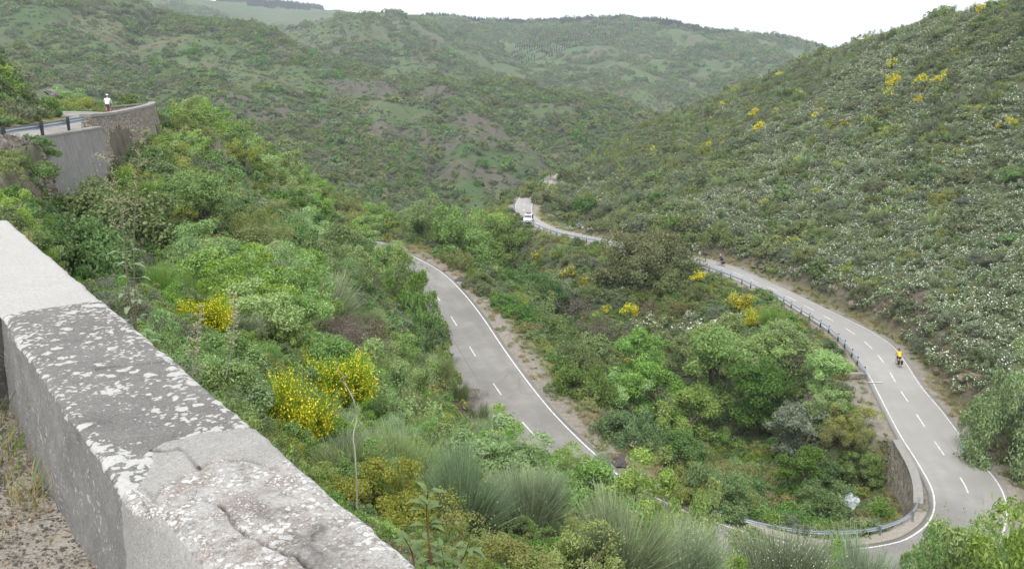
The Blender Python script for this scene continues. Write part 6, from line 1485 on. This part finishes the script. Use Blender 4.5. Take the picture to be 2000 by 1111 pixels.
def cyclist(loc, heading, jersey, shorts, helmet, plabel, blabel, panniers=None, sc=1.0, shoe=(.04, .04, .04), jacket_long=False, framec=(.12, .03, .03)):
    ya = heading
    # ---- bicycle: forward is +y
    b = empty("bicycle", loc, ya); b.scale = (sc,) * 3; tag(b, blabel, 'bicycle'); M_fr = plain("bicycle frame paint " + blabel[:6], framec, .35, .2, .5, .05); M_ty = plain("black rubber", (.02, .02, .02), .8); M_al = plain("bright alloy", (.5, .5, .5), .3, .9)
    for yy in (-.50, .54):
        w_ = MB(); n = 28; pts = [(0, .34 * math.cos(2 * math.pi * i / n), .34 * math.sin(2 * math.pi * i / n)) for i in range(n + 1)]; w_.tube(pts, .019, 7, cap=False); o = w_.build("wheel", M_ty, b, True); o.location = (0, yy, .345)
        s_ = MB(); s_.tube([(-.04, 0, 0), (.04, 0, 0)], .022, 8); [s_.tube([(.02 * (-1) ** i, 0, 0), (0, .33 * math.cos(i * .449), .33 * math.sin(i * .449))], .0016, 3) for i in range(14)]; s_.tube([(0, .318 * math.cos(2 * math.pi * i / n), .318 * math.sin(2 * math.pi * i / n)) for i in range(n + 1)], .010, 5, cap=False); s_.build("spokes", M_al, o)
    f = MB(); BB, ST, HT, HB, RA, FA = (0, -.05, .30), (0, -.20, .80), (0, .36, .86), (0, .40, .72), (0, -.50, .345), (0, .54, .345)
    for a, c, r_ in ((BB, ST, .017), (ST, HT, .017), (BB, HB, .021), (HT, HB, .021)): f.tube([a, c], r_, 8)
    for sx in (-.06, .06): f.tube([(sx * .4, BB[1], BB[2]), (sx, RA[1], RA[2])], .009, 6); f.tube([(sx * .3, ST[1], ST[2]), (sx, RA[1], RA[2])], .008, 6); f.tube([(sx * .5, HB[1], HB[2]), (sx, .47, .55), (sx, FA[1], FA[2])], .010, 6)
    f.tube([ST, (0, -.235, .93)], .013, 8); f.tube([HT, (0, .345, .95), (0, .42, 1.0)], .014, 8); f.build("frame", M_fr, b, True)
    MB().tube([(-.27, .36, .99), (-.25, .41, 1.0), (-.1, .43, 1.0), (.1, .43, 1.0), (.25, .41, 1.0), (.27, .36, .99)], .012, 8).build("handlebar", M_ty, b, True)
    sd_ = MB(); sd_.ball((0, -.24, .95), .09, 0, 6, (.9, 1.6, .35)); sd_.build("saddle", M_ty, b, True)
    c_ = MB(); c_.tube([(-.09, -.05, .30), (.09, -.05, .30)], .02, 6); c_.tube([(.08, -.05, .30), (.09, -.02, .13)], .010, 5); c_.tube([(-.08, -.05, .30), (-.09, -.08, .47)], .010, 5); c_.box((.13, -.02, .12), (.09, .07, .02)); c_.box((-.13, -.08, .48), (.09, .07, .02)); c_.build("cranks", M_al, b)
    if panniers:
        rk_ = MB(); rk_.tube([(-.06, -.62, .72), (-.06, -.30, .74)], .006, 5); rk_.tube([(.06, -.62, .72), (.06, -.30, .74)], .006, 5); rk_.tube([(.06, -.55, .72), (.06, -.5, .36)], .006, 5); rk_.tube([(-.06, -.55, .72), (-.06, -.5, .36)], .006, 5); rk_.build("luggage_rack", M_al, b)
        for sx in (-1, 1):
            p_ = MB(); p_.box((sx * .16, -.52, .52), (.15, .30, .34), taper=.9); p_.box((sx * .16, -.52, .71), (.16, .31, .05)); o = p_.build("pannier", fabric("pannier cloth", panniers), b); md = o.modifiers.new("b", 'BEVEL'); md.width = .02; md.segments = 2
    # ---- rider
    V = [(0,-.20,1.00),(0,-.12,1.14),(0,.0,1.28),(0,.10,1.41),(0,.15,1.49),(0,.20,1.57),(0,.235,1.645),(0,.245,1.74),
         (.17,.12,1.455),(.235,.22,1.28),(.255,.33,1.09),(.25,.385,1.035),(-.17,.12,1.455),(-.235,.22,1.28),(-.255,.33,1.09),(-.25,.385,1.035),
         (.10,-.17,.96),(.135,.06,.92),(.14,.22,.80),(.135,.10,.52),(.13,-.04,.20),(.13,.09,.15),
         (-.10,-.17,.96),(-.135,.09,.99),(-.14,.27,.98),(-.135,.16,.74),(-.13,-.06,.54),(-.13,.07,.50)]
    E = [(0,1),(1,2),(2,3),(3,4),(4,5),(5,6),(6,7),(3,8),(8,9),(9,10),(10,11),(3,12),(12,13),(13,14),(14,15),(0,16),(16,17),(17,18),(18,19),(19,20),(20,21),(0,22),(22,23),(23,24),(24,25),(25,26),(26,27)]
    Rr = [(.15,.12),(.14,.10),(.15,.105),(.155,.10),(.09,.08),(.052,.055),(.085,.095),(.072,.085),(.068,.068),(.045,.045),(.034,.034),(.036,.025),(.068,.068),(.045,.045),(.034,.034),(.036,.025),
          (.098,.098),(.088,.088),(.062,.062),(.058,.058),(.036,.036),(.035,.028),(.098,.098),(.088,.088),(.062,.062),(.058,.058),(.036,.036),(.035,.028)]
    per = skin_obj("person", V, E, Rr, M_skin, None, 2); per.location = loc; per.rotation_euler = (0, 0, ya); per.scale = (sc,) * 3; tag(per, plabel, 'person')
    hands = MB()
    for sx in (-1, 1):
        for i in range(4):
            a = Vector((sx * (.262 - i * .021), .385, 1.035)); L = (.075, .085, .08, .065)[i]; hands.tube([a, a + Vector((0, L * .5, .002)), a + Vector((0, L * .75, -.025)), a + Vector((0, L * .55, -.045))], [.0095, .009, .0085, .007], 5)
        hands.tube([(sx * .225, .37, 1.03), (sx * .205, .40, 1.015), (sx * .20, .43, 1.0)], [.011, .010, .008], 5)
    hm = hands.build("hand_tmp", M_skin, per, True)
    # fingers belong to the body mesh
    bm = bmesh.new(); bm.from_mesh(per.data); bm.from_mesh(hm.data); bm.to_mesh(per.data); bm.free(); bpy.data.objects.remove(hm)
    fc = MB(); fc.ball((0, .335, 1.70), .018, 0, 5, (.8, 1.2, 1.2)); fc.ball((.085, .24, 1.70), .024, 0, 5, (.4, .8, 1.2)); fc.ball((-.085, .24, 1.70), .024, 0, 5, (.4, .8, 1.2)); fo = fc.build("face_tmp", M_skin, per, True); bm = bmesh.new(); bm.from_mesh(per.data); bm.from_mesh(fo.data); bm.to_mesh(per.data); bm.free(); bpy.data.objects.remove(fo)
    ey = MB(); [ey.ball((sx * .032, .318, 1.735), .011, 0, 4) for sx in (-1, 1)]; ey.box((0, .324, 1.655), (.045, .01, .008)); ey.build("face_features", plain("dark eyes and mouth", (.06, .03, .03), .5), per)
    g_ = .018
    jv = [0,1,2,3,4,8,9,12,13]; mp = {k: i for i, k in enumerate(jv)}
    vv = [V[k] for k in jv] + [tuple(V[9][i] * .6 + V[10][i] * .4 for i in range(3)), tuple(V[13][i] * .6 + V[14][i] * .4 for i in range(3))]
    if jacket_long: vv[-2] = tuple(V[9][i] * .1 + V[10][i] * .9 for i in range(3)); vv[-1] = tuple(V[13][i] * .1 + V[14][i] * .9 for i in range(3))
    ee = [(0,1),(1,2),(2,3),(3,4),(3,5),(5,6),(3,7),(7,8),(6,9),(8,10)]; rr_ = [(Rr[k][0] + g_ + (.02 if k < 4 else 0), Rr[k][1] + g_ + (.012 if k < 4 else 0)) for k in jv] + [(.048,.048)] * 2; rr_[4] = (.08, .07)
    skin_obj("jersey", vv, ee, rr_, fabric("jersey " + plabel[:8], jersey), per, 2)
    sv = [0,16,17,22,23,1]; vv = [V[k] for k in sv] + [tuple(V[17][i] * .45 + V[18][i] * .55 for i in range(3)), tuple(V[23][i] * .45 + V[24][i] * .55 for i in range(3))]
    skin_obj("shorts", vv, [(0,1),(1,2),(0,3),(3,4),(0,5),(2,6),(4,7)], [(.165,.135),(.112,.112),(.10,.10),(.112,.112),(.10,.10),(.13,.10),(.082,.082),(.082,.082)], fabric("shorts " + plabel[:8], shorts), per, 2)
    h_ = MB(); h_.ball((0, .235, 1.775), .118, 0, 9, (.88, 1.12, .72)); [h_.box((sx, .235, 1.845), (.014, .2, .02), 1) for sx in (-.04, 0, .04)]; h_.build("helmet", [plain("helmet " + plabel[:8], helmet, .35), M_ty], per, True)
    sh_ = MB(); sh_.ball((.13, .06, .155), .06, 0, 6, (.7, 2.1, .65)); sh_.ball((-.13, .04, .505), .06, 0, 6, (.7, 2.1, .65)); sh_.build("shoes", fabric("shoes", shoe), per, True)
    hr = MB(); hr.ball((0, .205, 1.70), .088, 0, 7, (.9, .85, .9)); hr.build("hair", fabric("dark hair", (.05, .035, .025)), per, True)
    return per
def heading_at(i, away=True):
    t = LC[max(i - 6, 0), :2] - LC[i, :2]; 
    if not away: t = -t
    return math.atan2(-t[0], t[1])
def idx_near(px, py): return int(np.argmin((PR[:, 0] - px) ** 2 + (PR[:, 1] - py) ** 2))
i = idx_near(1735, 715); p = atz(1754, 714, LC[i, 2] + .05)
cyclist(tuple(p), heading_at(i) + .05, (.75, .50, .02), (.03, .02, .02), (.03, .03, .03), 'person in a yellow jersey and dark helmet cycling away up the right road', 'loaded touring bicycle ridden by the person in yellow', (.05, .012, .012), 1.04)
i = idx_near(1407, 515); p = atz(1408, 518.5, LC[i, 2] + .05)
cyclist(tuple(p), heading_at(i) + .12, (.03, .035, .10), (.03, .02, .025), (.70, .72, .74), 'person in a navy top and pale helmet cycling along the far road', 'red touring bicycle with black panniers ridden by the person in navy', (.012, .01, .012), 1.0, jacket_long=True, framec=(.30, .04, .03))
k = int(np.argmin(np.abs(UC[:, 1] - 76))); p = at(212, 219, 74.5); tdir = UT[k]; gz = float(np.interp(p[1], UC[:, 1][:110], UC[:, 2][:110]))
cyclist((p[0], p[1], gz + .06), math.atan2(-tdir[0], tdir[1]) - .1, (.78, .79, .80), (.10, .075, .06), (.75, .75, .76), 'person in a white jacket and white cap cycling away along the upper road', 'dark bicycle ridden by the person in white', None, 1.06, jacket_long=True)

# ------------------------------------------------------------------ the white van
def van(loc, yaw):
    root = empty("van", loc, yaw); tag(root, 'small white van with blue tinted windscreen driving round the far bend', 'van')
    M_w = plain("white car paint", (.72, .73, .74), .25, 0, .5, .03); M_gl = plain("dark blue window glass", (.055, .075, .10), .08, 0, .7, .1); M_bk = plain("black plastic", (.03, .03, .03), .6); M_li = plain("headlight glass", (.55, .58, .60), .1, .2, .6); M_rd = plain("red lamp", (.35, .02, .02), .3)
    # body: cross sections along y (front is -y), each a closed ring of half widths
    sec = [(-2.25, .45, .72, .80, .80), (-2.20, .32, .95, .88, .84), (-1.95, .28, 1.02, .93, .88), (-1.35, .26, 1.10, .95, .86), (-.72, .26, 1.78, .95, .72), (-.45, .26, 1.86, .95, .74), (.4, .26, 1.90, .95, .76), (1.6, .26, 1.88, .95, .76), (2.15, .28, 1.80, .94, .74), (2.28, .34, 1.62, .90, .74)]
    V, F = [], []; K = 14
    for y_, zb, zt, wb, wt in sec:
        mid_z = min(1.05, zt - .02)
        ring = [(-wb * .92, zb), (-wb, zb + .12), (-wb, (zb + mid_z) / 2), (-wb * .99, mid_z), (-(wb * .4 + wt * .6), mid_z + (zt - mid_z) * .6), (-wt, zt - .06), (-wt * .85, zt)]
        ring = ring + [(-a, b) for a, b in ring[::-1]]; V += [(a, y_, b) for a, b in ring]
    for i in range(len(sec) - 1):
        for j in range(K): F.append((i * K + j, i * K + (j + 1) % K, (i + 1) * K + (j + 1) % K, (i + 1) * K + j))
    F += [tuple(range(K))[::-1], tuple((len(sec) - 1) * K + j for j in range(K))]
    o = mesh_obj("body", V, F, M_w, root, smooth=False); md = o.modifiers.new("b", 'BEVEL'); md.width = .03; md.segments = 2; md.limit_method = 'ANGLE'
    def quad(name, pts, mat, push):
        pts = [Vector(p) for p in pts]; nrm = (pts[1] - pts[0]).cross(pts[2] - pts[0]).normalized()
        if nrm.dot(Vector(push)) < 0: nrm = -nrm
        a = [p + nrm * .018 for p in pts]; b_ = [p - nrm * .02 for p in pts]; n = len(pts); return mesh_obj(name, a + b_, [tuple(range(n)), tuple(range(n, 2 * n))[::-1]] + [(i, (i + 1) % n, n + (i + 1) % n, n + i) for i in range(n)], mat, root)
    quad("windscreen", [(-.80, -1.26, 1.17), (.80, -1.26, 1.17), (.66, -.76, 1.73), (-.66, -.76, 1.73)], M_gl, (0, -1, 1))
    for sx in (-1, 1):
        for y0, y1 in ((-.62, .10), (.18, 1.10), (1.18, 2.02)): quad("side_window", [(sx * .945, y0 + (-.38 if y0 < 0 else 0), 1.10), (sx * .945, y1, 1.10), (sx * .845, y1, 1.58), (sx * .845, y0, 1.58)], M_gl, (sx, 0, .2))
        MB().box((sx * .70, -2.19, .84), (.30, .16, .19)).build("headlight", M_li, root); MB().box((sx * .86, 2.22, 1.0), (.12, .12, .5)).build("tail_light", M_rd, root)
        m_ = MB(); m_.box((sx * 1.07, -.95, 1.18), (.20, .10, .24)); m_.build("mirror", M_bk, root)
        for yy in (-1.42, 1.42):
            w_ = MB(); w_.tube([(sx * .98, yy, .32), (sx * .76, yy, .32)], .32, 20); o = w_.build("wheel", M_bk, root); MB().tube([(sx * .995, yy, .32), (sx * .97, yy, .32)], .20, 14).build("hubcap", plain("silver hubcap", (.5, .5, .5), .35, .7), o)
    quad("rear_window", [(-.68, 2.26, 1.12), (.68, 2.26, 1.12), (.62, 2.20, 1.60), (-.62, 2.20, 1.60)], M_gl, (0, 1, 0))
    MB().box((0, -2.26, .68), (.90, .06, .16)).build("grille", M_bk, root); MB().box((0, -2.24, .40), (1.60, .12, .20)).build("bumper", M_bk, root); MB().box((0, -2.315, .50), (.52, .02, .11)).build("number_plate", plain("plain white plate", (.7, .7, .68), .5), root)
    r_ = MB()
    for yy in (-.1, 1.3): r_.tube([(-.72, yy, 1.92), (-.70, yy, 1.99), (.70, yy, 1.99), (.72, yy, 1.92)], .02, 6)
    r_.build("roof_bar", M_bk, root); MB().box((.0, .5, 2.06), (1.1, 1.2, .14)).build("roof_load", fabric("faded red roof load", (.25, .12, .12)), root)
    return root
i = idx_near(1025, 425); p = atz(1032, 434, LC[i, 2] + .05); van(tuple(p), R(-8)).scale = (.92, .92, .92)

# ------------------------------------------------------------------ the air between here and the far hills
m, n = new_mat("thin valley haze"); pv = nd(n, "ShaderNodeVolumePrincipled"); pv.inputs['Color'].default_value = (.82, .91, 1.0, 1); pv.inputs['Density'].default_value = HAZE; pv.inputs['Anisotropy'].default_value = .2
o_ = nd(n, "ShaderNodeOutputMaterial"); n.links.new(pv.outputs[0], o_.inputs['Volume'])
zlo, zhi = float(H.min()) - 1, float(H.max()) + 40
hz = MB().box((0, 1660, (zlo + zhi) / 2), (7200, 3700, zhi - zlo)).build("haze", m); tag(hz, 'thin bluish air dimming the far hills', None, None, 'stuff')
